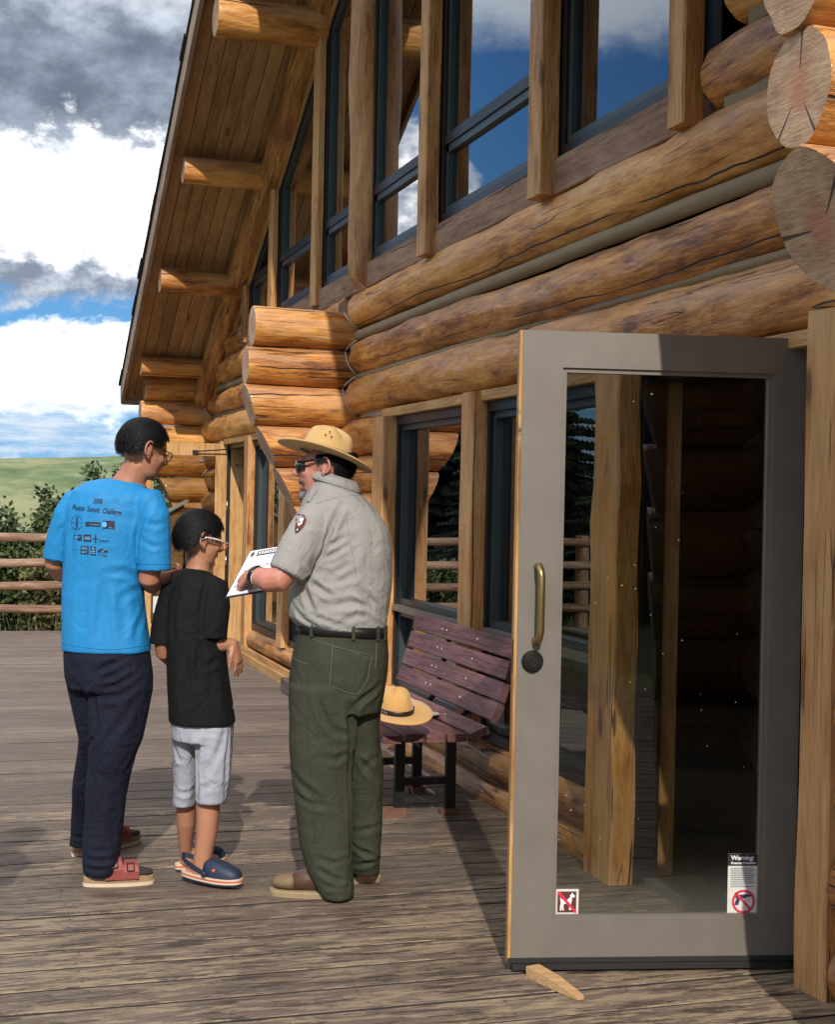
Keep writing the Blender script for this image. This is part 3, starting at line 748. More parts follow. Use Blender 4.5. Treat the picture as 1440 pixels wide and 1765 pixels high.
for a, b_ in ((4.985, 6.235), (6.38, 8.0), (8.14, 9.50), (9.72, 10.85), (11.0, 12.52), (12.64, 13.78)): win_u(a, b_)

# ---- ground floor: head board, posts, windows
def member(name, x0, x1, y0, y1, z0, z1, m='post', seed=0, rough=.008, parent=None):
    return plank(name, ((x0 + x1) / 2, (y0 + y1) / 2, z0), ((x0 + x1) / 2, (y0 + y1) / 2, z1), (0, 1, 0), y1 - y0, x1 - x0, parent or lodge, m, seed, rough, .007)
plank('head_board', (-.02, 9.03, 2.077), (-.02, 3.98, 2.077), (0, 0, 1), .055, .12, lodge, 'trim', 2, .0015)
plank('head_board', (-.02, 14.95, 2.077), (-.02, 10.5, 2.077), (0, 0, 1), .055, .12, lodge, 'trim', 3, .0015)
member('window_post', -.135, .02, 8.80, 9.04, .27, 2.05, seed=31, rough=.012)
member('window_post', -.125, -.01, 7.15, 7.335, .27, 2.10, seed=32, rough=.014)
member('window_post', -.17, -.065, 5.28, 5.54, .0, 2.09, m='log', seed=33, rough=.05)
member('window_post', -.10, .05, 3.885, 4.062, -.01, 2.16, seed=38, rough=.014)
member('window_post', -.085, .06, 10.45, 10.66, .27, 2.05, seed=35, rough=.01)
member('window_post', -.11, -.01, 11.82, 12.02, .27, 2.10, seed=36, rough=.012)
member('window_post', -.11, .02, 13.42, 13.62, .0, 2.09, seed=37, rough=.02)
member('window_post', -.10, .02, 15.0, 15.13, .0, 2.09, m='trim', seed=39, rough=.003)
member('door_jamb', -.03, .02, 13.68, 13.80, .0, 2.06, m='trim', seed=40, rough=.002)
def win_l(Ya, Yb, z0=.285, z1=2.05, zbar=.85):
    g_ = G()
    def frame(a, b_, c, d, w_, x0, x1, k):
        g_.box(x0, x1, a, a + w_, c, d, k); g_.box(x0, x1, b_ - w_, b_, c, d, k)
        g_.box(x0, x1, a + w_, b_ - w_, c, c + w_, k); g_.box(x0, x1, a + w_, b_ - w_, d - w_, d, k)
    frame(Ya, Yb, z0, z1, .055, -.045, .08, 0)
    fr = gobj(g_, 'window', 'dmetal', lodge)
    if zbar: spans = ((z0 + .055, zbar - .02), (zbar + .02, z1 - .055))
    else: spans = ((z0 + .055, z1 - .055),)
    for (c, d) in spans:
        g_ = G(); frame(Ya + .055, Yb - .055, c, d, .035, -.02, .06, 0)
        sf = gobj(g_, 'sash_frame', 'tmetal', fr)
        g_ = G(); g_.quad((.02, Ya + .085, c + .03), (.02, Yb - .085, c + .03), (.02, Yb - .085, d - .03), (.02, Ya + .085, d - .03)); gobj(g_, 'pane', 'glass', fr)
    if zbar:
        g_ = G(); g_.box(-.06, .07, Ya + .05, Yb - .05, zbar - .022, zbar + .016); gobj(g_, 'sash_bar', 'bmetal', fr)
win_l(7.30, 8.82); win_l(5.54, 7.17); win_l(10.64, 11.84); win_l(12.0, 13.44)
# doorway frames
g_ = G(); g_.box(-.064, .03, 5.262, 5.50, 0, 2.05); g_.box(-.0, .14, 4.07, 4.232, 0, 2.05); g_.box(-.02, .14, 4.235, 5.262, 2.02, 2.05); gobj(g_, 'door_frame', 'dmetal', lodge)
g_ = G(); g_.box(.031, .105, 5.275, 5.50, 0.03, 2.05); gobj(g_, 'door_jamb', 'trimv', lodge)
g_ = G(); g_.box(.0, .14, 14.93, 14.998, 0.015, 2.05); gobj(g_, 'door_jamb', 'trimv', lodge)
g_ = G(); g_.box(-.04, -.001, 14.93, 15.0, 0, 2.05); g_.box(-.02, .14, 13.80, 13.86, 0, 2.05); g_.box(-.02, .14, 13.86, 14.93, 2.01, 2.05); dfr = gobj(g_, 'door_frame', 'dmetal', lodge)
g_ = G(); g_.box(-.03, .20, 4.24, 5.26, .0, .03); g_.box(-.03, .20, 13.8, 14.95, .0, .014); gobj(g_, 'threshold', 'bmetal', lodge)
# interior shell
g_ = G(); g_.box(.14, 6.1, 2.3, 16.2, -.05, .004); gobj(g_, 'floor', 'carpet', lodge)
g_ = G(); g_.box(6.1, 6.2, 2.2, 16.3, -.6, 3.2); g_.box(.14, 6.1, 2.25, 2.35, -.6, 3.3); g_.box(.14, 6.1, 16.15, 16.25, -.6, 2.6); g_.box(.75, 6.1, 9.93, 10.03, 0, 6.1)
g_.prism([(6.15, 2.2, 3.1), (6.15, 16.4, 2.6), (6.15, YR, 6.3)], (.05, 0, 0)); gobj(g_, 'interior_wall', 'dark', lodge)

# ================================================================== the open doors
def door(hx, hy, ex, ey, z0, z1, inner, name='door'):
    """leaf from the hinge (hx,hy) to the free edge; the local frame: u along the leaf, w across its thickness"""
    H = Vector((hx, hy, 0)); U = Vector((ex - hx, ey - hy, 0)); Wd = U.length; U.normalize(); Nn = Vector((U.y, -U.x, 0))
    if Nn.dot(CAM - H) < 0: Nn = -Nn          # towards the camera
    def P_(u, z, w_): return H + U * u + Nn * w_ + Vector((0, 0, z))
    def bx(g_, u0, u1, z_0, z_1, w0, w1, k=0):
        g_.hexa([P_(u0, z_0, w0), P_(u1, z_0, w0), P_(u1, z_0, w1), P_(u0, z_0, w1), P_(u0, z_1, w0), P_(u1, z_1, w0), P_(u1, z_1, w1), P_(u0, z_1, w1)], k)
    return Wd, P_, bx
Wd, P_, bx = door(-.008, 4.230, -.935, 4.425, 0, 0, 0)
DZ0, DZ1 = .035, 2.085
dm = M['bmetal']
g_ = G()
bx(g_, Wd - .132, Wd, DZ0, DZ1, 0, .046, 0)                       # latch stile
bx(g_, 0, .108, DZ0, DZ1, 0, .046, 0)
bx(g_, .108, Wd - .132, DZ1 - .118, DZ1, 0, .0455, 0)
bx(g_, .108, Wd - .132, DZ0, DZ0 + .135, 0, .0455, 0)
drr = gobj(g_, 'door', 'bmetal', lodge)
drr['label'] = 'open bronze metal door with a full glass pane'
g_ = G(); bx(g_, 0, Wd + .004, DZ0, DZ1, -.012, -.0005); bx(g_, Wd, Wd + .012, DZ0, DZ1, -.002, .034); 
gv = G(); bx(gv, Wd, Wd + .010, DZ0, DZ1, -.004, .040); gobj(gv, 'door_edge', 'trimv', drr)
g_ = G()
for a, b_, c, d in ((0, .108, DZ0, DZ1), (Wd - .132, Wd, DZ0, DZ1), (.108, Wd - .132, DZ1 - .118, DZ1), (.108, Wd - .132, DZ0, DZ0 + .135)): bx(g_, a, b_, c, d, -.014, -.0008)
gobj(g_, 'inner_cladding', 'trimv', drr)
g_ = G()          # glazing bead
for a, b_, c, d in ((.108, .123, DZ0 + .135, DZ1 - .118), (Wd - .147, Wd - .132, DZ0 + .135, DZ1 - .118), (.123, Wd - .147, DZ1 - .133, DZ1 - .118), (.123, Wd - .147, DZ0 + .135, DZ0 + .150)): bx(g_, a, b_, c, d, .006, .036)
gobj(g_, 'glazing_bead', 'bmetal', drr)
gp = obj('pane', [P_(.121, DZ0 + .148, .02), P_(Wd - .145, DZ0 + .148, .02), P_(Wd - .145, DZ1 - .131, .02), P_(.121, DZ1 - .131, .02)], [(0, 1, 2, 3)], M['doorglass'], drr)
g_ = G(); bx(g_, .01, Wd - .005, .012, DZ0 - .002, .004, .05); bx(g_, .0, Wd + .01, DZ0 + .001, DZ0 + .016, .0462, .054); gobj(g_, 'door_sweep', 'rubber', drr)
# pull handle
hu = Wd - .062
g_ = G(); ptsH = [P_(hu, 1.318, .046), P_(hu, 1.322, .075), P_(hu, 1.312, .092), P_(hu - .004, 1.29, .096), P_(hu - .004, 1.20, .098), P_(hu - .004, 1.11, .096), P_(hu, 1.088, .092), P_(hu + .002, 1.078, .075), P_(hu + .002, 1.080, .046)]
g_.tube(ptsH, [.014, .012, .0125, .0125, .0125, .0125, .0125, .012, .014], 12); gobj(g_, 'handle', 'brass', drr, True)
g_ = G()
Ud = (P_(1, 0, 0) - P_(0, 0, 0)); Nd = (P_(0, 0, 1) - P_(0, 0, 0))
cc = P_(Wd - .05, 1.012, .046)
for rr_, w0, w1 in ((.036, 0, .008), (.030, .008, .020), (.021, .020, .026)):
    g_.rings([[cc + Nd * w_ + Ud * cos(2 * pi * j / 24) * r_ + UP * sin(2 * pi * j / 24) * r_ for j in range(24)] for w_, r_ in ((w0, rr_), (w1 - .002, rr_), (w1, rr_ * .93))])
gobj(g_, 'lock', 'lock', drr, False)
g_ = G(); bx(g_, Wd + .0102, Wd + .0112, .97, 1.08, .008, .03); gobj(g_, 'latch_plate', 'lock', drr)
g_ = G()
for zc in (.28, 1.06, 1.84): g_.tube([P_(-.012, zc - .06, .03), P_(-.012, zc + .06, .03)], .011, 10)
gobj(g_, 'hinge', 'lock', drr, True)
# stickers on the glass
def decal(poly, m, name, parent, off):
    obj(name, [P_(u, z, off) for u, z in poly], [tuple(range(len(poly)))], M[m], parent)
def duo(x, y, w_, h_, pts): return [(w_[0] + (x + px_) * 0, 0) for px_ in pts]
def sticker(u0, z0, W_, H_, name, items):
    """items: (material, list of (x, y) in 0..1 from the lower left as seen)"""
    gs = {}
    base = G()
    bx(base, u0, u0 + W_, z0, z0 + H_, .0205, .0212)
    st = gobj(base, name, items[0], drr)
    lay = .0216
    for mt_, polys in items[1]:
        V_ = []; Fc = []
        for poly in polys:
            i = len(V_); V_ += [P_(u0 + W_ * (1 - x), z0 + H_ * y, lay) for x, y in poly]; Fc.append(tuple(range(i, i + len(poly))))
        obj('print', V_, Fc, M[mt_], st); lay += .0004
    return st, (lambda x, y, l_: P_(u0 + W_ * (1 - x), z0 + H_ * y, l_))
def rect(x0, y0, x1, y1): return [(x0, y0), (x1, y0), (x1, y1), (x0, y1)]
def ringp(cx, cy, rx, ry, tx, ty, n=32):
    return [[(cx + rx * cos(2 * pi * i / n), cy + ry * sin(2 * pi * i / n)), (cx + rx * cos(2 * pi * (i + 1) / n), cy + ry * sin(2 * pi * (i + 1) / n)),
             (cx + (rx - tx) * cos(2 * pi * (i + 1) / n), cy + (ry - ty) * sin(2 * pi * (i + 1) / n)), (cx + (rx - tx) * cos(2 * pi * i / n), cy + (ry - ty) * sin(2 * pi * i / n))] for i in range(n)]
DOG = [(.22, .70), (.27, .62), (.30, .66), (.45, .64), (.55, .60), (.62, .67), (.70, .72), (.68, .80), (.76, .84), (.79, .92), (.84, .84), (.92, .79), (.93, .74), (.86, .71), (.78, .69), (.78, .55), (.74, .45), (.76, .20), (.66, .20), (.64, .46), (.48, .46), (.40, .44), (.36, .34), (.40, .18), (.33, .18), (.28, .34), (.28, .18), (.20, .18), (.20, .34), (.24, .50), (.22, .58), (.19, .72)]
dsx = lambda p: (p[0] * .86 + .04, p[1] * .95 + .0)
sticker(Wd - .147 - .078, .182, .078, .084, 'no_dogs_sticker', ('signpaper', [
    ('signbrown', [rect(.10, .09, .90, .91)]), ('white', [[dsx(p) for p in DOG]]),
    ('signred', [[(.10, .91), (.20, .91), (.92, .13), (.92, .07), (.84, .07), (.10, .82)]])]))
su0 = .120
lines = [('greyink', [rect(.09, .765 - k_ * .0285, .93 - random.Random(k_).random() * .12 if k_ != 9 else .55, .773 - k_ * .0285 + .004) for k_ in range(11)])]
GUN = [(.27, .345), (.32, .345), (.34, .36), (.86, .368), (.88, .345), (.84, .335), (.62, .325), (.60, .305), (.50, .30), (.44, .31), (.36, .20), (.22, .20), (.30, .30), (.25, .325)]
st2, SP = sticker(su0, .168, .102, .212, 'firearms_sticker', ('signpaper', [('signblack', [rect(0, .81, 1, 1)])] + lines + [
    ('ink', [GUN]), ('signred', ringp(.53, .255, .385, .185, .075, .036) + [[(.22, .385), (.29, .40), (.82, .135), (.76, .115)]])]))
def text_mesh(s, size, shear=0, bold=0.0):
    cu = bpy.data.curves.new('lettering', 'FONT'); cu.body = s; cu.size = size; cu.shear = shear; cu.offset = bold; cu.resolution_u = 3
    o = bpy.data.objects.new('lettering', cu); COL.objects.link(o); bpy.context.view_layer.update()
    dg = bpy.context.evaluated_depsgraph_get(); me = bpy.data.meshes.new_from_object(o.evaluated_get(dg))
    V_ = [v.co.copy() for v in me.vertices]; Fc = [tuple(p.vertices) for p in me.polygons]
    bpy.data.objects.remove(o); bpy.data.curves.remove(cu); bpy.data.meshes.remove(me)
    return V_, Fc
for s_, sz, x0, y0, bd in (('Warning:', .021, .09, .905, .0005), ('Firearms Prohibited', .0104, .09, .84, .0003)):
    V_, Fc = text_mesh(s_, sz, 0, bd)
    obj('lettering', [SP(x0, y0, .0235) - (P_(1, 0, 0) - P_(0, 0, 0)) * v.x + UP * v.y for v in V_], Fc, M['white'], st2)

# far door, open, its wooden inner face towards us
Wd, P_, bx = door(-.03, 14.98, -.88, 15.10, 0, 0, 0)
g_ = G(); bx(g_, 0, .12, .03, 2.06, 0, .045); bx(g_, Wd - .11, Wd, .03, 2.06, 0, .045); bx(g_, .12, Wd - .11, 1.93, 2.06, 0, .044); bx(g_, .12, Wd - .11, .03, .19, 0, .044)
fdr = gobj(g_, 'door', 'trimv', lodge); fdr['label'] = 'far open door with its yellow wood face'
obj('pane', [P_(.12, .19, .02), P_(Wd - .11, .19, .02), P_(Wd - .11, 1.93, .02), P_(.12, 1.93, .02)], [(0, 1, 2, 3)], M['doorglass'], fdr)
g_ = G(); bx(g_, .30, .36, 1.955, 1.985, .046, .10); g_.tube([P_(.33, 1.97, .08), P_(-.0, 2.0, .12)], .008, 6); gobj(g_, 'door_closer', 'bsteel', fdr)
for z_ in (.55, .30):
    g_ = G(); bx(g_, Wd - .24, Wd - .13, z_, z_ + .17, .0225, .0235); gobj(g_, 'paper_notice', 'signpaper', fdr)
V_, Fc = text_mesh('EN', .10, 0, .001)
obj('lettering', [P_(Wd - .12, .60, .0245) - (P_(1, 0, 0) - P_(0, 0, 0)) * v.x + UP * v.y for v in V_], Fc, M['white'], fdr)
g_ = G(); bx(g_, -.012, -.004, .03, 2.06, .0, .05)
gobj(g_, 'door_edge', 'dmetal', fdr)
for zc in (.30, .85, 1.42):
    g_ = G(); g_.tube([P_(-.008, zc - .05, .058), P_(-.008, zc + .05, .058)], .010, 8); gobj(g_, 'hinge', 'steel', fdr, True)

# ================================================================== small things on the deck
wd = G()
a0 = on_z(918, 1682); a1 = on_z(1004, 1724)
dv = (a1 - a0); dv.z = 0; L = dv.length; dv.normalize(); sv = Vector((-dv.y, dv.x, 0))
wr_ = []
for t, w_, h in ((0, .026, .036), (.45, .024, .030), (.9, .018, .012), (.97, .014, .008), (1.0, .008, .005)):
    c = a0 + dv * L * t
    wr_.append([c - sv * w_ + UP * .001, c + sv * w_ + UP * .001, c + sv * w_ + UP * h, c - sv * w_ + UP * h])
wd.rings(wr_); tag(gobj(wd, 'door_wedge', 'wedge'), 'small tapered wooden wedge lying on the boards under the open glass door', 'door wedge')
g_ = G(); p = on_z(268, 1108); g_.prism([p + Vector((-.06, 0, 0)), p + Vector((.06, 0, 0)), p + Vector((.06, 0, .03)), p + Vector((-.03, 0, .10))], (0, .08, 0))
tag(gobj(g_, 'door_stop', 'greenplastic'), 'small green door stop under the far open door', 'door stop')

# ---- bench
bench = tag(empty('park_bench', (-.55, 7.4, 0)), 'maroon slatted bench with black steel legs against the log wall', 'bench')
BY0, BY1 = 6.2, 7.72
slats = [(-.812, .452, 0), (-.708, .456, 0), (-.607, .454, 0), (-.507, .452, 0), (-.395, .470, 22), (-.312, .560, 66), (-.282, .652, 74), (-.252, .748, 76), (-.226, .845, 78)]
for i, (x, z, a) in enumerate(slats):
    wv = Vector((cos(rad(a)), 0, sin(rad(a))))
    s_ = plank('bench_slat', (x, BY0 + (.0 if i else .0), z), (x, BY1, z), wv, .088, .036, bench, 'bench', 60 + i, .0012, .005)
    nrm = Vector((-sin(rad(a)), 0, cos(rad(a))))
    if i >= 4:
        for yb in (BY0 + .48, BY0 + .95, BY1 - .5):
            g_ = G(); c = Vector((x, yb, z)) + nrm * .0182
            g_.rings([[c + nrm * h_ + wv * cos(2 * pi * j / 10) * r_ + Vector((0, 1, 0)) * sin(2 * pi * j / 10) * r_ for j in range(10)] for h_, r_ in ((0, .008), (.002, .008), (.004, .004))])
            gobj(g_, 'bolt', 'steel', s_, True)
for yb in (BY0 + .48, BY1 - .5):
    g_ = G(); fr_ = [(-.845, .428), (-.50, .428), (-.40, .440), (-.335, .50), (-.29, .62), (-.235, .86)]
    for (x0, z0), (x1, z1) in zip(fr_[:-1], fr_[1:]):
        g_.tube([(x0 + (.040 if z0 > .45 else 0), yb, z0 - .012), (x1 + (.040 if z1 > .45 else 0), yb, z1 - .012)], .014, 6)
    gobj(g_, 'seat_bracket', 'bsteel', bench)
    for x in (-.63, -.37):
        g_ = G(); g_.rings([[(x - .024, yb - .015, z), (x + .024, yb - .015, z), (x + .024, yb + .015, z), (x - .024, yb + .015, z)] for z in (.43, .06, .02)]); gobj(g_, 'leg', 'bsteel', bench)
    g_ = G(); g_.box(-.61, -.39, yb - .016, yb + .016, .15, .185); gobj(g_, 'stretcher', 'bsteel', bench)
    g_ = G(); g_.box(-.78, -.60, yb - .03, yb + .03, .0, .045); g_.box(-.42, -.33, yb - .03, yb + .03, .0, .03); gobj(g_, 'foot', 'rust', bench)

# ---- campaign hats
def hat(c, fdir, upv, felt, scale=1.0, name='hat', parent=None, band=True, crown=True, dist=.0):
    """broad flat-brimmed felt hat with four dents in a peaked crown; c = centre of the brim plane"""
    c = Vector(c); f = Vector(fdir).normalized(); u = Vector(upv); u = (u - f * u.dot(f)).normalized(); l = u.cross(f)
    Pt = lambda a, b_, h: c + (f * a + l * b_ + u * h) * scale
    n = 56; a_, b_ = .192, .172; ca, cb = .098, .083
    prof = [(1.0, -.002), (.985, .004), (.8, .001), (.56, .0), (.535, .006)]
    g_ = G()
    def brim(t, h):
        R_ = []
        for j in range(n):
            th = 2 * pi * j / n
            x = cos(th) * (ca + (a_ - ca) * t); y = sin(th) * (cb + (b_ - cb) * t)
            R_.append(Pt(x, y, h + .010 * (t ** 2) * (cos(th) ** 2 * -.5 + sin(th) ** 2 * .9)))
        return R_
    g_.rings([brim(0, -.005), brim(.5, -.0045), brim(.97, -.004), brim(1.0, -.001), brim(.97, .003), brim(.5, .001), brim(0, .002)], 0, False)
    hb = gobj(g_, name, felt, parent, True)
    if crown:
        R_ = []
        hs = [(0, 1.0), (.02, .985), (.05, .945), (.072, .895), (.088, .83), (.098, .73), (.104, .60), (.110, .42), (.114, .22), (.116, .02)]
        for h, s_ in hs:
            row = []
            for j in range(n):
                th = 2 * pi * j / n
                dent = 0
                for k_ in range(4):
                    dth = (th - (pi / 4 + k_ * pi / 2) + pi) % (2 * pi) - pi
                    dent += math.exp(-(dth / .42) ** 2)
                hh = max(0, (h - .035) / .09)
                pinch = 1 - .34 * dent * min(1, hh) ** 1.2
                row.append(Pt(cos(th) * ca * s_ * pinch, sin(th) * cb * s_ * pinch, h - .020 * dent * hh * (1 - s_ * .2)))
            R_.append(row)
        g_ = G(); g_.rings(R_, 0, True); cr_ = gobj(g_, 'crown', felt, hb, True)
        if band:
            g_ = G(); rb = lambda h, o_: [Pt(cos(2 * pi * j / n) * (ca + o_), sin(2 * pi * j / n) * (cb + o_), h) for j in range(n)]
            g_.rings([rb(.0025, .001), rb(.003, .0035), rb(.024, .0035), rb(.025, .001)], 0, False); gobj(g_, 'hat_band', 'leather', hb, True)
            for k_ in range(7):
                th = pi * .5 + (k_ - 3) * .13
                for sg in (1, -1):
                    g_ = G(); g_.ell(Pt(cos(th) * (ca + .005), sg * sin(th) * (cb + .005), .013), f * .0045 * scale, l * .002 * scale, u * .0045 * scale, 6, 4)
                    gobj(g_, 'band_stud', 'steel', hb, True)
            for sg in (1, -1):
                for (dx, dz) in ((-.012, .062), (.012, .062), (0, .078)):
                    g_ = G(); nn = l * sg
                    g_.ell(Pt(dx, sg * cb * .995, dz), f * .0035 * scale, nn * .002 * scale, u * .0035 * scale, 8, 4); gobj(g_, 'vent', 'lock', hb, True)
    return hb
hb = hat(at(680, 1224, 6.50), Vector((.45, -1, -.2)), Vector((.05, -.34, 1)), 'felt2', .96, 'felt_hat')
tag(hb, 'tan broad-brimmed felt hat with black band, resting on a grey hat on the bench', 'hat')
hb = hat((-.60, 6.74, .483), Vector((.9, .35, 0)), Vector((0, .02, 1)), 'felt3', .97, 'felt_hat', crown=False)
tag(hb, 'greyish flat hat brim lying on the bench seat under the tan hat', 'hat')

# ---- railing at the end of the deck
rail = tag(empty('log_railing', (-3, 16.3, 0)), 'rustic railing of four peeled log rails at the far end of the deck', 'railing')
for i, z in enumerate((1.045, .775, .515, .255)):
    log('rail', (-7.2, 16.30, z), (-.95, 16.30, z - .01), .052, .047, rail, 'railwood', 400 + i, rough=.08, bow=.035, seg=14, step=.2)
for x in (-6.8, -4.6, -1.25):
    log('rail_post', (x, 16.38, -.4), (x, 16.38, 1.12), .09, .085, rail, 'railwood', 410 + int(x), rough=.05, seg=14)
# stand with a slanted pale top beyond the far door
st = tag(empty('information_stand', (-.62, 15.75, 0)), 'brown wooden stand with a slanted pale top beyond the far open door', 'sign stand')
g_ = G(); g_.prism([(-.80, 15.55, 0), (-.80, 15.55, 1.16), (-.80, 15.6, 1.16), (-.80, 15.6, 0)], (.42, 0, 0)); g_.prism([(-.80, 15.56, 1.1), (-.38, 15.56, 1.1), (-.38, 15.56, 1.42), (-.80, 15.56, 1.16)], (0, .03, 0)); gobj(g_, 'panel', 'post', st)
g_ = G(); g_.prism([(-.86, 15.5, 1.14), (-.34, 15.5, 1.45), (-.34, 15.5, 1.47), (-.86, 15.5, 1.165)], (0, .25, 0)); gobj(g_, 'top_edge', 'signpaper', st)

# ================================================================== plants
def leafmat(name, a, b_, rough=.55):
    m, n, b = mat(name)
    P0 = n.add('ShaderNodeNewGeometry').outputs['Position']
    nz = n.noise(P0, 2.5, 4, .6); n2_ = n.noise(P0, 45, 2)
    c = n.mix(n.ss(n.m('ADD', n.m('MULTIPLY', nz, .6), n.m('MULTIPLY', n2_, .5)), .40, .72), a, b_)
    setb(n, b, col=c, rough=rough)
    return m
M['leaf'] = leafmat('bush_leaf', (.022, .042, .012), (.10, .135, .038))
M['leaf2'] = leafmat('bush_leaf_warm', (.06, .072, .02), (.20, .17, .055))
M['spruce'] = leafmat('spruce_needles', (.008, .018, .010), (.03, .05, .028))
M['blade'] = leafmat('grass_blade', (.12, .15, .06), (.36, .34, .19))
M['bark'] = plain('bark', (.10, .075, .05), .9, 0, .3, 20, .5)
def bush(x, y, z, w_, h_, n_, sd, label, lm='leaf', spikes=12):
    r = random.Random(sd); root = tag(empty('leafy_bush', (x, y, z)), label, 'bush', 'bushes beyond the deck railing')
    st_ = G(); V_ = []; Fc = []
    tips = []
    for i in range(spikes):
        a = r.uniform(0, 2 * pi); rr_ = w_ * sqrt(r.random()) * .5
        bx0 = Vector((x + cos(a) * rr_ * .3, y + sin(a) * rr_ * .3, z)); hh = h_ * r.uniform(.62, 1.0) * (1 - .25 * (rr_ / (w_ * .5)) ** 2)
        tp = Vector((x + cos(a) * rr_ * 1.1, y + sin(a) * rr_ * 1.1, z + hh)); mid = (bx0 + tp) / 2 + Vector((r.uniform(-.1, .1), r.uniform(-.1, .1), 0))
        pts = [bx0, mid, tp]; st_.tube(pts, [.018, .011, .004], 5, 0, False); tips.append(pts)
    for i in range(n_):
        pts = r.choice(tips); t = r.random() ** .6
        b_ = pts[0].lerp(pts[1], t * 2) if t < .5 else pts[1].lerp(pts[2], t * 2 - 1)
        sp_ = (.30 * w_ / 1.6) * (1.12 - t) + .035
        c = b_ + Vector((r.gauss(0, sp_), r.gauss(0, sp_), r.gauss(0, sp_ * .6)))
        if c.z < z - .1: continue
        s_ = r.uniform(.026, .052); d1 = Vector((r.uniform(-1, 1), r.uniform(-1, 1), r.uniform(-.3, 1))).normalized(); d2 = d1.cross(Vector((r.uniform(-1, 1), r.uniform(-1, 1), r.uniform(-1, 1)))).normalized()
        k_ = len(V_); V_ += [c - d1 * s_, c + d2 * s_ * .55, c + d1 * s_, c - d2 * s_ * .55]; Fc.append((k_, k_ + 1, k_ + 2, k_ + 3))
    obj('foliage', V_, Fc, M[lm], root); gobj(st_, 'stem', 'bark', root)
for i, (x, y, w_, h_, n_, lab, lm) in enumerate((
    (-3.7, 18.2, 1.5, 2.2, 6500, 'green bush behind the railing at the left edge, its top below the hill', 'leaf'),
    (-2.45, 17.9, 1.3, 2.55, 6500, 'dense green bush behind the railing, between the left edge and the tall shoot', 'leaf'),
    (-1.72, 18.1, .75, 3.0, 4500, 'narrow bush with one tall pointed shoot behind the railing', 'leaf'),
    (-1.05, 18.0, 1.1, 3.25, 6500, 'tall dark bush behind the blue shirt, reaching nearest the hilltop', 'leaf'),
    (-1.35, 17.3, .9, 2.35, 3800, 'bush with yellowish new leaves just left of the blue shirt', 'leaf2'),
    (-.35, 18.6, 1.4, 3.3, 6000, 'dark bush seen through the glass of the far door', 'leaf'),
    (.9, 19.3, 1.8, 3.2, 4500, 'dark bush behind the far corner of the lodge', 'leaf'))):
    bush(x, y, -1.1, w_ * 1.15, h_, int(n_ * 2.7), 30 + i, lab, lm, 18)
# dry grass and sage under the railing
r = random.Random(8); V_ = []; Fc = []
for i in range(15000):
    x = r.uniform(-6, .5); y = r.uniform(16.5, 18.2); z = -1.05 + .35 * min(1, max(0, (17.6 - y)))
    h_ = r.uniform(.35, .95) * (1.2 if r.random() < .2 else .8); a = r.uniform(0, pi); w_ = .0055; lx = r.gauss(0, .10); ly = r.gauss(0, .10)
    d = Vector((cos(a) * w_, sin(a) * w_, 0)); b0_ = Vector((x, y, z)); m_ = b0_ + Vector((lx * .35, ly * .35, h_ * .6)); t_ = b0_ + Vector((lx, ly, h_))
    k_ = len(V_); V_ += [b0_ - d, b0_ + d, m_ + d * .7, m_ - d * .7, t_]; Fc += [(k_, k_ + 1, k_ + 2, k_ + 3), (k_ + 3, k_ + 2, k_ + 4)]
tag(obj('grass', V_, Fc, M['blade']), 'pale dry grass growing below the far railing', 'grass', kind='stuff')
# spruces to the left of the deck, mirrored in the ground-floor windows
def spruce(x, y, z, h_, w_, sd, label):
    r = random.Random(sd); root = tag(empty('spruce_tree', (x, y, z)), label, 'tree', 'spruces beside the deck')
    tg = G(); tg.tube([(x, y, z), (x, y, z + h_ * .96)], [.13, .02], 8); gobj(tg, 'trunk', 'bark', root)
    V_ = []; Fc = []
    t = .06
    while t < .985:
        R0 = w_ * (1 - t) ** .85 + .06; nb = int(14 + 14 * (1 - t))
        for k_ in range(nb):
            a = r.uniform(0, 2 * pi); R_ = R0 * r.uniform(.7, 1.08); zb = z + h_ * t + r.uniform(-.08, .08)
            dv = Vector((cos(a), sin(a), -.25)); sd_ = Vector((-sin(a), cos(a), 0)); nseg = max(3, int(R_ / .10))
            for q in range(nseg):
                f_ = (q + .5) / nseg; c = Vector((x, y, zb)) + dv * R_ * f_ + Vector((0, 0, .10 * f_ * f_))
                for sg in (-1, 1):
                    l_ = (.26 * (1 - f_) + .09) * r.uniform(.7, 1.2); e_ = c + sd_ * sg * l_ * .75 + dv * l_ * .6 + Vector((0, 0, -l_ * .3))
                    w2 = dv * .055; i_ = len(V_); V_ += [c - w2, c + w2, e_ + w2 * .4 + Vector((0, 0, .01)), e_ - w2 * .4]; Fc.append((i_, i_ + 1, i_ + 2, i_ + 3))
                    i_ = len(V_); up_ = Vector((0, 0, .05)); V_ += [c - up_, c + up_, e_ + up_ * .3, e_ - up_ * .6]; Fc.append((i_, i_ + 1, i_ + 2, i_ + 3))
        t += .26 / h_
    obj('crown', V_, Fc, M['spruce'], root)
for i, (x, y, h_, w_, lab) in enumerate(((-9.2, 19, 5.6, 2.4, 'smallest dark spruce, nearest the deck rail in the row out on the left'),
    (-9.4, 23.5, 6.4, 2.8, 'dark spruce second from the deck in the row out on the left'))):
    spruce(x, y, -1.15, h_, w_, 70 + i, lab)
    if i == 1: proto = [o_ for o_ in COL.objects if o_.name.startswith('spruce_tree')][-1]
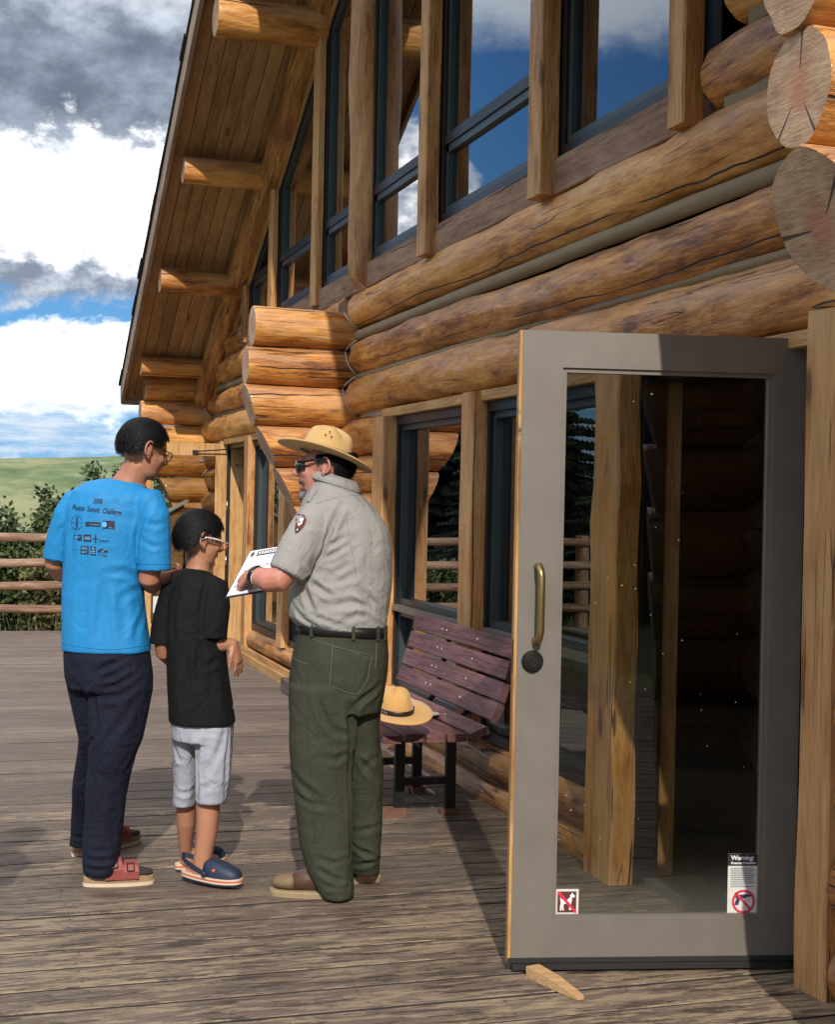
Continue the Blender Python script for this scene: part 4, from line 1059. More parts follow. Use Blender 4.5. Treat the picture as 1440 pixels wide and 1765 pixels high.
def copy_tree(src, loc, sc, rot, label):
    c = src.copy(); COL.objects.link(c); c.location = loc; c.scale = (sc, sc, sc); c.rotation_euler = (0, 0, rot); c['label'] = label
    if 'group' in c: del c['group']
    c['group'] = 'spruces standing round the clearing'
    for ch in list(src.children):
        k_ = ch.copy(); COL.objects.link(k_); k_.parent = c; k_.matrix_parent_inverse = ch.matrix_parent_inverse
    return c
spots_ = [((-9.0, 27.5, -1.2), .95), ((-9.8, 31.5, -1.3), 1.1), ((-9.4, 36, -1.4), 1.05), ((-10.5, 40.5, -1.6), 1.2), ((-11, 46, -1.8), 1.3), ((-12, 53, -2), 1.4)]
spots_ += [((-15 + k_ * 2.6, -26 - (k_ * 37 % 5), -1.6), 1.35 + (k_ * 29 % 7) * .05) for k_ in range(12)]
for k_, (p_, sc_) in enumerate(spots_):
    copy_tree(proto, p_, sc_, k_ * 1.3, 'tall dark spruce of the stand that rings the clearing, out of the view')
# ================================================================== people
def rgt(px_, d): return RT * (px_ * d / F)
class Body:
    def __init__(s, d0): s.g = G(); s.d = d0
    def P(s, px, py, dd=0): return at(px, py, s.d + dd)
    def loft(s, secs, n=22, p=2.3, twist=0.0, cap=True):
        """secs: (py, x_left, x_right, depth offset, half depth[, tilt])"""
        R_ = []
        for q in secs:
            py, xl, xr, dd, b = q[:5]; tl = q[5] if len(q) > 5 else 0
            c = s.P((xl + xr) / 2, py, dd); a = (xr - xl) / 2 * (s.d + dd) / F; ring = []
            for j in range(n):
                th = 2 * pi * j / n; ct, st_ = cos(th), sin(th)
                x = abs(ct) ** (2 / p) * (1 if ct > 0 else -1); y = abs(st_) ** (2 / p) * (1 if st_ > 0 else -1)
                ring.append(c + RT * a * x + FW * b * y + FW * (twist * x * a) + UP * tl * x * a)
            R_.append(ring)
        s.g.rings(R_, 0, cap)
    def tube(s, pts, n=14, flat=1.0, k=0):
        """pts: (px, py, dd, radius m)"""
        s.g.tube([s.P(*q[:3]) for q in pts], [q[3] for q in pts], n, k, True, flat)
    def ell(s, px, py, dd, a, b, c, ax=None, ay=None, az=None):
        s.g.ell(s.P(px, py, dd), (ax or RT) * a, (ay or FW) * b, (az or UP) * c)
def remesh(g_, name, m, parent, vox, smooth=2, disp=None, creases=None):
    o = gobj(g_, 'tmp', 'skin')
    md = o.modifiers.new('r', 'REMESH'); md.mode = 'VOXEL'; md.voxel_size = vox; md.use_smooth_shade = True
    if smooth:
        sm = o.modifiers.new('s', 'SMOOTH'); sm.iterations = smooth; sm.factor = .5
    bpy.context.view_layer.update(); dg = bpy.context.evaluated_depsgraph_get()
    me = bpy.data.meshes.new_from_object(o.evaluated_get(dg)); me.name = name
    old = o.data; bpy.data.objects.remove(o); bpy.data.meshes.remove(old)
    nv = len(me.vertices); co = np.empty(nv * 3, np.float32); me.vertices.foreach_get('co', co); co = co.reshape(-1, 3)
    no = np.empty(nv * 3, np.float32); me.vertices.foreach_get('normal', no); no = no.reshape(-1, 3)
    d_ = np.zeros(nv, np.float32)
    if disp:
        sx, amp, sd_ = disp
        for i in range(nv):
            p_ = Vector(co[i]); d_[i] += noise.noise(Vector((p_.x * sx[0] + sd_, p_.y * sx[0], p_.z * sx[1]))) * amp
    if creases:
        # folds: (polyline of world points, depth m, half width m); pushed in along the line, raised beside it
        for pl, dep, wd_ in creases:
            best = np.full(nv, 1e9, np.float32); tt = np.zeros(nv, np.float32); n_ = len(pl) - 1
            for i in range(n_):
                a = np.array(pl[i], np.float32); b_ = np.array(pl[i + 1], np.float32); ab = b_ - a
                t = np.clip(((co - a) @ ab) / max(1e-9, ab @ ab), 0, 1)
                ds = np.linalg.norm(co - (a + t[:, None] * ab), axis=1); k_ = ds < best
                best[k_] = ds[k_]; tt[k_] = (i + t[k_]) / n_
            blend = np.sin(np.clip(tt, .03, .97) * np.pi) ** .6
            x = best / wd_
            d_ += (-dep * np.exp(-x * x) + dep * .75 * np.exp(-((x - 1.9) / .85) ** 2)) * blend
    co = co + no * d_[:, None]
    me.vertices.foreach_set('co', co.ravel()); me.materials.clear(); me.materials.append(M[m])
    me.polygons.foreach_set('use_smooth', [True] * len(me.polygons)); me.update()
    o = bpy.data.objects.new(name, me); COL.objects.link(o)
    if parent is not None: o.parent = parent; o.matrix_parent_inverse = WM(parent).inverted()
    return o
def folds(b, lst):
    """lst: ([(px, py), ...], depth, width) projected onto the camera side of the cloth later"""
    return lst
def bvh_of(o):
    me = o.data; mw = o.matrix_world
    return BVHTree.FromPolygons([tuple(v.co) for v in me.vertices], [tuple(p.vertices) for p in me.polygons])
def hit(bv, px, py):
    r_ = ray(px, py).normalized(); loc, nn, idx, ds = bv.ray_cast(CAM, r_)
    return loc, nn
def cam_folds(g_, spec):
    """turn pixel polylines into world polylines lying on the garment solid g_"""
    bv = BVHTree.FromPolygons([tuple(v) for v in g_.v], g_.f); out = []
    for pts, dep, wd_ in spec:
        pl = []
        for (px, py) in pts:
            r_ = ray(px, py).normalized(); loc = bv.ray_cast(CAM, r_)[0]
            if loc is not None: pl.append(tuple(loc))
        if len(pl) > 1: out.append((pl, dep, wd_))
    return out
def skin_line(bv, pts, rad_, name, m, parent, off=.0015):
    P4 = []
    for (px, py) in pts:
        loc, nn = hit(bv, px, py)
        if loc is not None: P4.append(loc + (nn if nn.dot(ray(px, py)) < 0 else -nn) * off)
    if len(P4) > 1:
        g_ = G(); g_.tube(P4, rad_, 5); return gobj(g_, name, m, parent, True)
def patch_on(bv, polys, name, m, parent, off=.002):
    """flat print laid onto cloth: polygons given in picture coordinates, subdivided along their edges"""
    V_ = []; Fc = []
    for poly in polys:
        i = len(V_); ok = True; vs_ = []
        for (px, py) in poly:
            loc, nn = hit(bv, px, py)
            if loc is None: ok = False; break
            vs_.append(loc - ray(px, py).normalized() * off)
        if ok: V_ += vs_; Fc.append(tuple(range(i, i + len(vs_))))
    return obj(name, V_, Fc, M[m], parent)
def rectp(x0, y0, x1, y1, sk=.0, n=3):
    """grid of small quads covering a sheared rectangle"""
    out = []
    for i in range(n):
        for j in range(n):
            a, b_ = x0 + (x1 - x0) * i / n, x0 + (x1 - x0) * (i + 1) / n; c, d = y0 + (y1 - y0) * j / n, y0 + (y1 - y0) * (j + 1) / n
            out.append([(a, c + sk * (a - x0)), (b_, c + sk * (b_ - x0)), (b_, d + sk * (b_ - x0)), (a, d + sk * (a - x0))])
    return out

def headparts(B, c, f, side, s=1.0, nose=1.0, mouth_open=0.0, top=1.0):
    """skull, face, jaw, nose, lips, chin, ears; f faces forward, side points to the person's left ... all from the head centre c"""
    f = f.normalized(); u = (UP - f * f.dot(UP)).normalized(); l = u.cross(f)
    Q = lambda x, y, z: c + (f * x + l * y + u * z) * s
    g_ = B.g
    g_.ell(Q(-.012, 0, .030 * top), f * (.085 + .013 * top) * s, l * .077 * s, u * (.050 + .042 * top) * s, 20, 12)
    g_.ell(Q(.028, 0, -.025), f * .064 * s, l * .061 * s, u * .088 * s, 18, 12)
    g_.ell(Q(.030, 0, -.072), f * .055 * s, l * .052 * s, u * .038 * s, 16, 9)
    g_.ell(Q(.074, 0, .030), f * .016 * s, l * .044 * s, u * .011 * s, 12, 7)
    g_.tube([Q(.086, 0, .022), Q(.098, 0, 0), Q(.108, 0, -.018), Q(.096, 0, -.027)], [.009 * s, .010 * s, .013 * s * nose, .011 * s], 10)
    for sg in (1, -1):
        g_.ell(Q(.092, sg * .013, -.020), f * .011 * s, l * .009 * s, u * .008 * s, 8, 6)
        g_.ell(Q(.062, sg * .035, -.018), f * .022 * s, l * .022 * s, u * .022 * s, 10, 7)
    g_.ell(Q(.086, 0, -.045), f * .011 * s, l * .022 * s, u * .006 * s, 10, 6)
    g_.ell(Q(.083, 0, -.055 - mouth_open), f * .011 * s, l * .020 * s, u * .006 * s, 10, 6)
    g_.ell(Q(.072, 0, -.086 - mouth_open * .8), f * .021 * s, l * .024 * s, u * .019 * s, 12, 8)
    return Q, f, l, u
def ear(Q, l, f, u, s, sg, name, m, parent):
    """outer ear with rim, bowl and lobe"""
    g_ = G(); c = Q(-.004, sg * .078, -.002); o_ = (l * sg)
    rim = []
    for i in range(13):
        th = -2.2 + 4.6 * i / 12
        rim.append(c + (f * -cos(th) * .017 + u * (sin(th) * .028 + .004)) * s + o_ * (.010 + .006 * cos(th)) * s - f * .008 * s)
    g_.tube(rim, [.0035 * s] + [.0045 * s] * 11 + [.003 * s], 7)
    g_.ell(c + u * -.024 * s - f * .000 * s + o_ * .006 * s, f * .008 * s, o_ * .005 * s, u * .011 * s, 8, 6)
    g_.ell(c - f * .004 * s + o_ * .003 * s, f * .014 * s, o_ * .005 * s, u * .024 * s, 10, 7)
    return g_
def hairmesh(name, Q, f, l, u, s, parent, cover, m='hair', n=2600, sd=1, grow=.010, ln=.022):
    """base cap plus many short locks; cover(th, ph) says where hair grows (local unit direction x fwd, y left, z up)"""
    r = random.Random(sd); g_ = G(); NU, NV = 40, 26; ids = {}
    c0 = (-.014, 0, .030); A = (.104 + 0, .083, .099)
    def pt(d, k_=1.0): return Q(c0[0] + d[0] * A[0] * k_, c0[1] + d[1] * A[1] * k_, c0[2] + d[2] * A[2] * k_)
    for a in range(NV):
        for b_ in range(NU):
            cs = []
            for (i, j) in ((a, b_), (a + 1, b_), (a + 1, b_ + 1), (a, b_ + 1)):
                ph = pi * i / NV; th = 2 * pi * (j % NU) / NU; cs.append((sin(ph) * cos(th), sin(ph) * sin(th), cos(ph)))
            mid = tuple(sum(c[k_] for c in cs) / 4 for k_ in range(3))
            if cover(*mid):
                i = len(g_.v)
                g_.v += [pt(c, 1 + .018 * noise.noise(Vector(c) * 7)) for c in cs]; g_.f.append((i, i + 1, i + 2, i + 3)); g_.mi.append(0)
    k_ = 0
    while k_ < n:
        d = Vector((r.gauss(0, 1), r.gauss(0, 1), r.gauss(0, 1))).normalized()
        if not cover(*d): continue
        k_ += 1
        p0 = pt(d, .995); dn = Q(*d) - Q(0, 0, 0); dn.normalize()
        fall = (-u * (1.0 - max(0, d.z) * .75) + f * max(0, d.z) * .9 + l * d.y * .5).normalized()
        tip = p0 + (fall * ln * r.uniform(.7, 1.5) + dn * grow * r.uniform(.2, 1.0) + Vector((r.gauss(0, 1), r.gauss(0, 1), r.gauss(0, 1))) * .0018) * s
        mid = (p0 + tip) / 2 + dn * .003 * s; w_ = fall.cross(dn).normalized() * .0019 * s
        i = len(g_.v); g_.v += [p0 - w_, p0 + w_, mid + w_ * .9, mid - w_ * .9, tip]; g_.f += [(i, i + 1, i + 2, i + 3), (i + 3, i + 2, i + 4)]; g_.mi += [0, 0]
    return gobj(g_, name, m, parent)
def hand(B, w, fd, pd, s=1.0, curl=.5, spread=.10, thumb=None, rr_=1.0):
    """hand from wrist w; fd finger direction, pd palm normal (out of the back of the hand); curl bends fingers towards -pd"""
    g_ = B.g; fd = fd.normalized(); pd = (pd - fd * pd.dot(fd)).normalized(); sd_ = fd.cross(pd)
    pts = [w + fd * t * s for t in (0, .03, .06, .088)]
    R_ = []
    for t, a, b_ in ((-.01, .026, .020), (.02, .032, .018), (.055, .040, .016), (.085, .041, .013), (.095, .036, .009)):
        c = w + fd * t * s; R_.append([c + sd_ * cos(2 * pi * j / 14) * a * s + pd * sin(2 * pi * j / 14) * b_ * s for j in range(14)])
    g_.rings(R_)
    for i, (off, ln, r_) in enumerate(((-.030, .078, .0088), (-.010, .086, .0092), (.011, .080, .0088), (.030, .064, .0078))):
        b0_ = w + (fd * .082 + sd_ * off) * s; dr = (fd + sd_ * off * spread * 25).normalized(); p_ = b0_; ang = 0; P5 = [p_ - dr * .012 * s]; rs_ = [r_ * s]
        P5.append(p_); rs_.append(r_ * s)
        for seg_, bd in ((.46, .9), (.30, 1.1), (.24, .7)):
            ang += curl * bd * (1 + .12 * i)
            dv = dr * cos(ang) - pd * sin(ang); p_ = p_ + dv * ln * seg_ * s; P5.append(p_); rs_.append(r_ * s * (.95 if seg_ > .4 else .86 if seg_ > .28 else .70))
        g_.tube(P5, rs_, 8)
    sg = thumb if thumb is not None else -1
    tb = w + (fd * .025 + sd_ * sg * .026) * s; td = (fd * .75 + sd_ * sg * .65 - pd * .25).normalized(); t2 = (fd * .95 + sd_ * sg * .15 - pd * .35).normalized()
    g_.tube([tb - td * .01 * s, tb + td * .035 * s, tb + td * .035 * s + t2 * .030 * s, tb + td * .035 * s + t2 * .055 * s], [.014 * s, .0125 * s, .0105 * s, .0080 * s], 8)

# ------------------------------------------------------------------ man in the blue shirt
d0 = 5.66
man = tag(empty('person', on_z(200, 1525)), 'tall person in bright blue printed shirt and navy trousers, seen from behind', 'person')
B = Body(d0)
hf = (RT * .80 + FW * .52 - UP * .30); hc = B.P(247, 776, .0)
Q, f_, l_, u_ = headparts(B, hc, hf, 1, .98)
B.tube([(238, 800, .0, .055), (228, 822, .0, .058), (215, 845, .0, .068)], 16)
B.loft([(832, 170, 250, 0, .06), (860, 132, 262, 0, .09), (900, 122, 254, 0, .11), (1000, 118, 240, 0, .10), (1100, 120, 250, 0, .11), (1150, 124, 250, 0, .11)])
# arms: left forearm bent forward, right forearm reaching away
B.tube([(132, 868, 0, .05), (102, 930, .02, .046), (96, 972, .04, .044), (103, 985, .08, .041), (130, 992, .22, .035), (150, 990, .30, .027)], 14)
B.tube([(262, 868, -.06, .05), (262, 930, -.06, .046), (257, 1000, -.05, .042), (262, 1006, .02, .040), (277, 1000, .14, .032), (284, 996, .20, .026)], 14)
hand(B, B.P(284, 997, .20), RT * .55 + FW * .75 + UP * .05, -UP * .3 + RT * .9, .95, .75, .1, 1)
hand(B, B.P(148, 990, .29), RT * .9 + FW * .35, UP, .95, .7, .1, 1)
B.loft([(1150, 150, 250, 0, .09), (1290, 160, 228, 0, .065), (1400, 152, 205, 0, .05), (1490, 160, 196, 0, .04), (1500, 162, 194, 0, .04)])
B.loft([(1150, 124, 190, .05, .09), (1285, 140, 176, .12, .06), (1400, 132, 160, .32, .045), (1462, 128, 152, .40, .04)])
body = remesh(B.g, 'body', 'skin', man, .0055, 2)
for sg in (-1, 1):
    gobj(ear(Q, l_, f_, u_, .98, sg, 'ear', 'skin', man), 'ear', 'skin', body, True)
def cov_man(x, y, z):
    if z > .45: return x < .93
    if z > .0: return x < .62 - .2 * (.45 - z) or False
    if z > -.62: return x < -.05 - (.0 - z) * .35 + (0 if abs(y) < .0 else 0)
    return False
hairmesh('hair', Q, f_, l_, u_, .98, man, cov_man, n=5200, sd=3, grow=.003, ln=.017)
g_ = G()            # beard shadow along the jaw is cloth-free skin; glasses
for sg in (-1, 1):
    g_.tube([Q(-.02, sg * .083, .012), Q(.03, sg * .080, .018), Q(.095, sg * .068, .016)], .0022, 6)
    ring = [Q(.100 - .012 * abs(sin(th)) * 0, sg * .034 + cos(th) * .027 * 1.0, .004 + sin(th) * .018) for th in [2 * pi * i / 18 for i in range(19)]]
    g_.tube(ring, .0022, 5, 0, False)
gobj(g_, 'glasses', 'blackplastic', man, True)

# shirt
B = Body(d0)
B.loft([(828, 186, 247, .0, .058, -.10), (834, 172, 254, .0, .082, -.15), (842, 150, 262, .0, .100, -.18), (854, 128, 268, 0, .118, -.12), (875, 118, 268, 0, .128, -.05), (905, 114, 262, 0, .134), (950, 112, 252, 0, .132), (1000, 111, 247, 0, .128), (1040, 110, 250, 0, .130), (1080, 109, 255, 0, .134), (1108, 108, 259, 0, .138), (1121, 108, 260, 0, .139)], 30, 2.5)
B.tube([(150, 858, 0, .045), (134, 866, 0, .060), (120, 890, .0, .062), (107, 925, .01, .058), (98, 960, .02, .056), (97, 966, .02, .056)], 16)
B.tube([(238, 858, -.03, .045), (256, 864, -.05, .064), (264, 890, -.06, .066), (266, 930, -.06, .064), (267, 975, -.06, .063), (267, 983, -.06, .063)], 16)
fl = cam_folds(B.g, [
    ([(240, 1000), (238, 930), (246, 890), (262, 862)], .006, .012), ([(120, 968), (124, 925), (134, 890)], .006, .014),
    ([(170, 1110), (178, 1040), (186, 990)], .004, .02), ([(215, 1112), (214, 1060), (205, 1010)], .004, .018), ([(140, 1100), (143, 1040), (150, 980)], .0035, .02),
    ([(240, 1000), (215, 985), (190, 985)], .005, .014), ([(242, 1015), (225, 1020), (205, 1035)], .004, .014), ([(248, 1050), (235, 1085), (232, 1112)], .004, .014),
    ([(250, 900), (268, 905), (288, 900)], .003, .01), ([(244, 930), (262, 942), (285, 940)], .003, .01), ([(205, 838), (190, 852), (160, 858)], .003, .012), ([(118, 900), (104, 912), (96, 930)], .003, .01)])
sh = remesh(B.g, 'shirt', 'tee', man, .0065, 3, ((7, 4), .006, 3), fl)
bv = bvh_of(sh)
skin_line(bv, [(78 + i * 4, 961 + i * .7) for i in range(0, 9)], .0016, 'hem_stitch', 'tee', sh, .001)
skin_line(bv, [(109 + i * 5, 1108 + 11 * sin(pi * i / 30 * .95)) for i in range(0, 31)], .0016, 'hem_stitch', 'tee', sh, .001)
skin_line(bv, [(239 + i * 4, 974 + (i - 7) * .1 - 2) for i in range(0, 14)], .0016, 'hem_stitch', 'tee', sh, .001)
# print on the back
def text_px(s_, size, x0, y0, slope, shear, bold, width=None):
    V_, Fc = text_mesh(s_, size, shear, bold)
    if width:
        mx = max(v.x for v in V_); k_ = width / mx
    else: k_ = 1
    return [[(x0 + V_[i].x * k_, y0 + slope * V_[i].x * k_ - V_[i].y) for i in f] for f in Fc]
SL = .115
def tx(*a, m='print', **k): patch_on(bv, text_px(*a, **k), 'lettering', m, sh)
tx('2008', 12, 160, 867, .06, .35, .25, width=17)
tx('Phoenix', 13, 124, 878, SL, .45, .25, width=23)
tx('Summit', 13, 149.5, 881, SL, .45, .25, width=23)
tx('Challenge', 13, 175.5, 884, SL, .45, .25, width=34)
def pr(polys, m='print'): patch_on(bv, polys, 'print', m, sh, .002 if m == 'print' else .0032)
cx, cy = 132, 901
pr([[(cx + cos(2 * pi * i / 24) * 9.5, cy + sin(2 * pi * i / 24) * 12.5), (cx + cos(2 * pi * (i + 1) / 24) * 9.5, cy + sin(2 * pi * (i + 1) / 24) * 12.5), (cx + cos(2 * pi * (i + 1) / 24) * 8.8, cy + sin(2 * pi * (i + 1) / 24) * 11.7), (cx + cos(2 * pi * i / 24) * 8.8, cy + sin(2 * pi * i / 24) * 11.7)] for i in range(24)])
pr([[(131, 892), (134, 892), (134, 896), (131, 896)], [(131, 897), (134.5, 897), (134, 903), (131, 903)], [(131, 903), (132.5, 903), (131, 911), (129.5, 911)], [(132.5, 903), (134, 903), (135, 911), (133.5, 911)], [(124, 900.3), (129, 900.3), (129, 901.3), (124, 901.3)], [(136, 901), (141, 901), (141, 902), (136, 902)]])
pr(rectp(147, 899, 173, 907, .04, 3)); tx('arizona outdoors', 3.6, 148.5, 904.6, .04, 0, .02, m='printlight', width=22)
pr(rectp(177, 897, 198, 911, .04, 3)); pr([[(180 + cos(2 * pi * i / 10) * 4, 904 + sin(2 * pi * i / 10) * 5) for i in range(10)]], 'printlight'); tx('2008', 3.6, 187.5, 910.6, .04, 0, .05, m='printlight', width=9)
pr(rectp(127, 921, 141, 931, .05, 2)); tx('ARMADA', 3.8, 127.8, 926.6, .05, 0, .05, m='printlight', width=12)
pr(rectp(144, 921, 157, 933, .05, 2)); tx('REI', 7.5, 145.6, 930, .05, .15, .12, m='printlight', width=10)
pr([[(164, 921), (165.2, 921), (166.5, 930), (162.7, 930)], [(159, 928), (170, 928.6), (170, 929.6), (159, 929)], [(163, 931), (166, 931), (165, 936), (163.6, 936)]])
tx('patagonia', 4.2, 170, 932.6, .06, 0, .06, width=18)
tx('south mtn', 2.6, 124, 948, .05, 0, .0, width=11)
pr(rectp(139, 941, 153, 955, .05, 2)); tx('PRO', 5.2, 141, 946.8, .05, 0, .12, m='printlight', width=10); tx('BAR', 5.2, 141, 953, .05, 0, .12, m='printlight', width=10)
pr(rectp(156, 942, 165, 957, .05, 2)); pr([[(160.5, 943), (163, 947), (158, 947)]], 'printlight'); pr([rect(157.5, 949.5, 163.8, 951), rect(157.5, 953, 163.8, 954.3)], 'printlight')
pr([[(168 + 9 - cos(pi * i / 10) * 9.5, 952 - sin(pi * i / 10) * 6.5 + .4 * i / 10) for i in range(11)]]); pr([[(174, 952), (178, 948), (184, 946.5), (184, 947.6), (179, 949), (176, 952.3)]], 'printlight')
tx('MOUNTAIN', 2.6, 168, 956.5, .05, 0, .04, width=16); tx('GEAR', 2.4, 177, 959.5, .05, 0, .04, width=8)
# collar edge
skin_line(bv, [(186 + i * 5, 822 + .16 * (i * 5) - 5 * sin(pi * i / 12)) for i in range(1, 12)], .002, 'collar_rib', 'tee', sh, .001)

# trousers
B = Body(d0)
B.loft([(1095, 114, 256, 0, .125), (1130, 112, 261, 0, .132), (1165, 114, 263, 0, .135), (1185, 118, 262, 0, .130)], 26, 2.4)
B.loft([(1150, 150, 263, -.01, .12), (1185, 152, 262, -.01, .118), (1230, 153, 253, -.02, .108), (1275, 153, 243, -.03, .096), (1300, 151, 233, -.03, .090), (1330, 150, 226, -.02, .084), (1370, 147, 217, -.01, .078), (1420, 145, 211, .0, .074), (1470, 143, 206, .0, .071), (1500, 143, 204, .0, .070), (1506, 145, 202, .0, .069)], 22, 2.2)
B.loft([(1150, 113, 195, .04, .11), (1185, 116, 192, .05, .11), (1230, 127, 187, .07, .10), (1270, 136, 180, .10, .092), (1300, 133, 178, .14, .086), (1340, 128, 176, .20, .078), (1400, 124, 170, .30, .072), (1440, 122, 166, .36, .070), (1456, 121, 163, .38, .069)], 22, 2.2)
fl = cam_folds(B.g, [
    ([(166, 1160), (185, 1148), (210, 1140)], .008, .012), ([(168, 1172), (195, 1165), (225, 1148)], .008, .012), ([(168, 1185), (200, 1182), (235, 1160)], .007, .012), ([(170, 1200), (205, 1200), (245, 1172)], .006, .014),
    ([(162, 1150), (163, 1200), (165, 1260)], .010, .014), ([(180, 1285), (205, 1250), (240, 1200)], .005, .016), ([(120, 1170), (140, 1190), (158, 1195)], .005, .012),
    ([(218, 1330), (232, 1300), (240, 1290)], .006, .012), ([(140, 1290), (155, 1280), (170, 1262)], .006, .012), ([(150, 1478), (175, 1484), (202, 1476)], .006, .010), ([(146, 1495), (170, 1499), (200, 1492)], .006, .009), ([(150, 1462), (172, 1466), (204, 1456)], .004, .010),
    ([(126, 1440), (138, 1444), (148, 1440)], .005, .009), ([(160, 1300), (158, 1380), (155, 1450)], .004, .02), ([(200, 1360), (196, 1420), (190, 1470)], .003, .018)])
tr_ = remesh(B.g, 'trousers', 'navy', man, .0075, 2, ((9, 5), .010, 7), fl)

# sandals: parts shoe > sole, strap, buckle
def P3(px, py, z): return on_z(px, py, 0) + UP * z
def sandal(heel, toe, wd_, parent, tiltz=0):
    h = Vector(heel); t = Vector(toe); d = (t - h); L = d.length; d.normalize(); s_ = Vector((-d.y, d.x, 0))
    if s_.dot(CAM - h) > 0: s_ = -s_
    def outl(z, gr=0):
        out = []
        for i in range(28):
            th = 2 * pi * i / 28; x = cos(th); y = sin(th)
            wl = wd_ * (.86 + .16 * x) * (abs(y) ** .8) * (1 if y > 0 else -1)
            out.append(h + d * (L / 2 + x * (L / 2 + gr)) + s_ * wl * (1 + gr * 10) + UP * z)
        return out
    shoe = G(); shoe.rings([outl(.0), outl(.012, .002), outl(.014, .002)]); so = gobj(shoe, 'sandal', 'cream', parent, False)
    g2_ = G(); g2_.rings([outl(.013, -.001), outl(.034, -.001), outl(.040, -.006)]); gobj(g2_, 'footbed', 'cork', so, False)
    g3_ = G()
    g3_.rings([[h + d * (L * t_) + s_ * cos(2 * pi * j / 16) * w_ + UP * (z_ + sin(2 * pi * j / 16) * hh) for j in range(16)] for t_, w_, z_, hh in ((.04, .022, .055, .020), (.12, .032, .062, .028), (.25, .034, .070, .040), (.42, .036, .062, .034), (.60, .041, .055, .025), (.78, .043, .050, .018), (.90, .038, .047, .013), (.97, .020, .045, .009))]); gobj(g3_, 'sock', 'sockd', so, True)
    for t0, t1, hh, nm in ((.34, .50, .108, 'strap'), (.57, .73, .090, 'strap')):
        g4 = G(); R_ = []
        for q in range(13):
            th = pi * q / 12
            c = lambda t_, k_: h + d * (L * t_) + s_ * cos(th) * (wd_ * .98) * k_ + UP * (.030 + sin(th) ** .6 * (hh - .030) * k_)
            R_.append([c(t0 - .04 * abs(cos(th)), 1.0), c(t1 + .04 * abs(cos(th)), 1.0), c(t1 + .04 * abs(cos(th)), 1.09), c(t0 - .04 * abs(cos(th)), 1.09)])
        g4.rings(R_); sp_ = gobj(g4, nm, 'redleather', so, False)
        g5 = G(); c = h + d * (L * (t0 + t1) / 2) - s_ * wd_ * .80 + UP * (hh * .80); nn = (-s_ * .7 + UP * .6).normalized(); tt_ = nn.cross(d)
        g5.tube([c + nn * .008 + d * a * .013 + tt_ * b_ * .016 for a, b_ in ((-1, -1), (1, -1), (1, 1), (-1, 1), (-1, -1))], .0025, 6); gobj(g5, 'buckle', 'lock', so)
    gq = G(); gq.rings([[h + d * (L * t_) - s_ * (wd_ * q_) + UP * z_ for (t_, z_) in ((.22, .036), (.52, .036), (.74, .036), (.66, .060), (.40, .078), (.30, .060))] for q_ in (.90, 1.0)]); gobj(gq, 'side_panel', 'redleather', so)
    gt = G(); c = h + d * (L * .24) - s_ * wd_ * .80 + UP * .058; gt.obox(c, d * .014, s_ * .003, UP * .014); gobj(gt, 'heel_tag', 'orange', so)
    return so
sandal(P3(143, 1527, 0), P3(266, 1521, 0), .046, man)
sandal(P3(124, 1476, 0), P3(240, 1450, 0), .045, man)

# ------------------------------------------------------------------ boy in black
d0 = 5.70
boy = tag(empty('person', on_z(360, 1525)), 'child in loose black t-shirt, grey shorts and white glasses, left hand hanging loose', 'person')
B = Body(d0)
hf = (RT * .86 + FW * .46 - UP * .22); hc = B.P(344, 930, 0)
Q, f_, l_, u_ = headparts(B, hc, hf, 1, .93, .85)
B.tube([(343, 955, 0, .045), (342, 975, 0, .046), (338, 1000, 0, .055)], 14)
B.loft([(985, 318, 358, 0, .05), (1010, 300, 374, 0, .08), (1060, 300, 378, 0, .09), (1150, 298, 385, 0, .09), (1240, 302, 392, 0, .09)])
B.tube([(298, 1012, .0, .040), (286, 1060, .0, .037), (281, 1105, .0, .034), (282, 1124, .02, .033), (296, 1138, .10, .030), (320, 1142, .18, .024)], 12)
B.tube([(372, 1010, -.04, .040), (366, 1060, -.06, .037), (352, 1098, -.06, .036), (356, 1108, -.06, .035), (380, 1111, -.04, .030), (398, 1110, -.02, .024), (403, 1110, -.02, .022)], 12)
hand(B, B.P(402, 1108, -.02), RT * .28 - UP * .92 + FW * .1, RT * .8 + UP * .3 - FW * .3, .86, .22, .16, 1)
B.loft([(1230, 300, 345, .05, .07), (1320, 302, 343, .08, .06), (1390, 304, 337, .12, .052), (1420, 305, 337, .14, .050), (1450, 308, 332, .17, .040), (1478, 311, 330, .20, .032), (1496, 311, 332, .22, .034)])
B.loft([(1230, 338, 395, 0, .08), (1320, 338, 388, 0, .065), (1380, 338, 380, 0, .056), (1410, 339, 378, .0, .056), (1440, 338, 374, .0, .050), (1470, 335, 367, .0, .042), (1490, 332, 364, .0, .038), (1505, 330, 366, .0, .040)])
g_ = B.g
def foot(h, t, w_):
    h = Vector(h); t = Vector(t); d = t - h; L = d.length; d.normalize(); s_ = Vector((-d.y, d.x, 0))
    g_.rings([[h + d * (L * q) + s_ * cos(2 * pi * j / 14) * a + UP * (z_ + sin(2 * pi * j / 14) * c) for j in range(14)] for q, a, z_, c in ((.05, .018, .045, .02), (.18, .028, .052, .032), (.40, .030, .055, .036), (.60, .034, .048, .026), (.9, .030, .04, .014))])
foot(P3(318, 1520, .0), P3(410, 1530, .0), .04); foot(P3(308, 1503, .0), P3(382, 1494, .0), .04)
body = remesh(B.g, 'body', 'skin_b', boy, .005, 2)
for sg in (-1, 1): gobj(ear(Q, l_, f_, u_, .93, sg, 'ear', 'skin', boy), 'ear', 'skin_b', body, True)
def cov_boy(x, y, z):
    if z > .45: return x < .95
    if z > .05: return x < .66
    if z > -.72: return x < .0 + z * .45
    return False
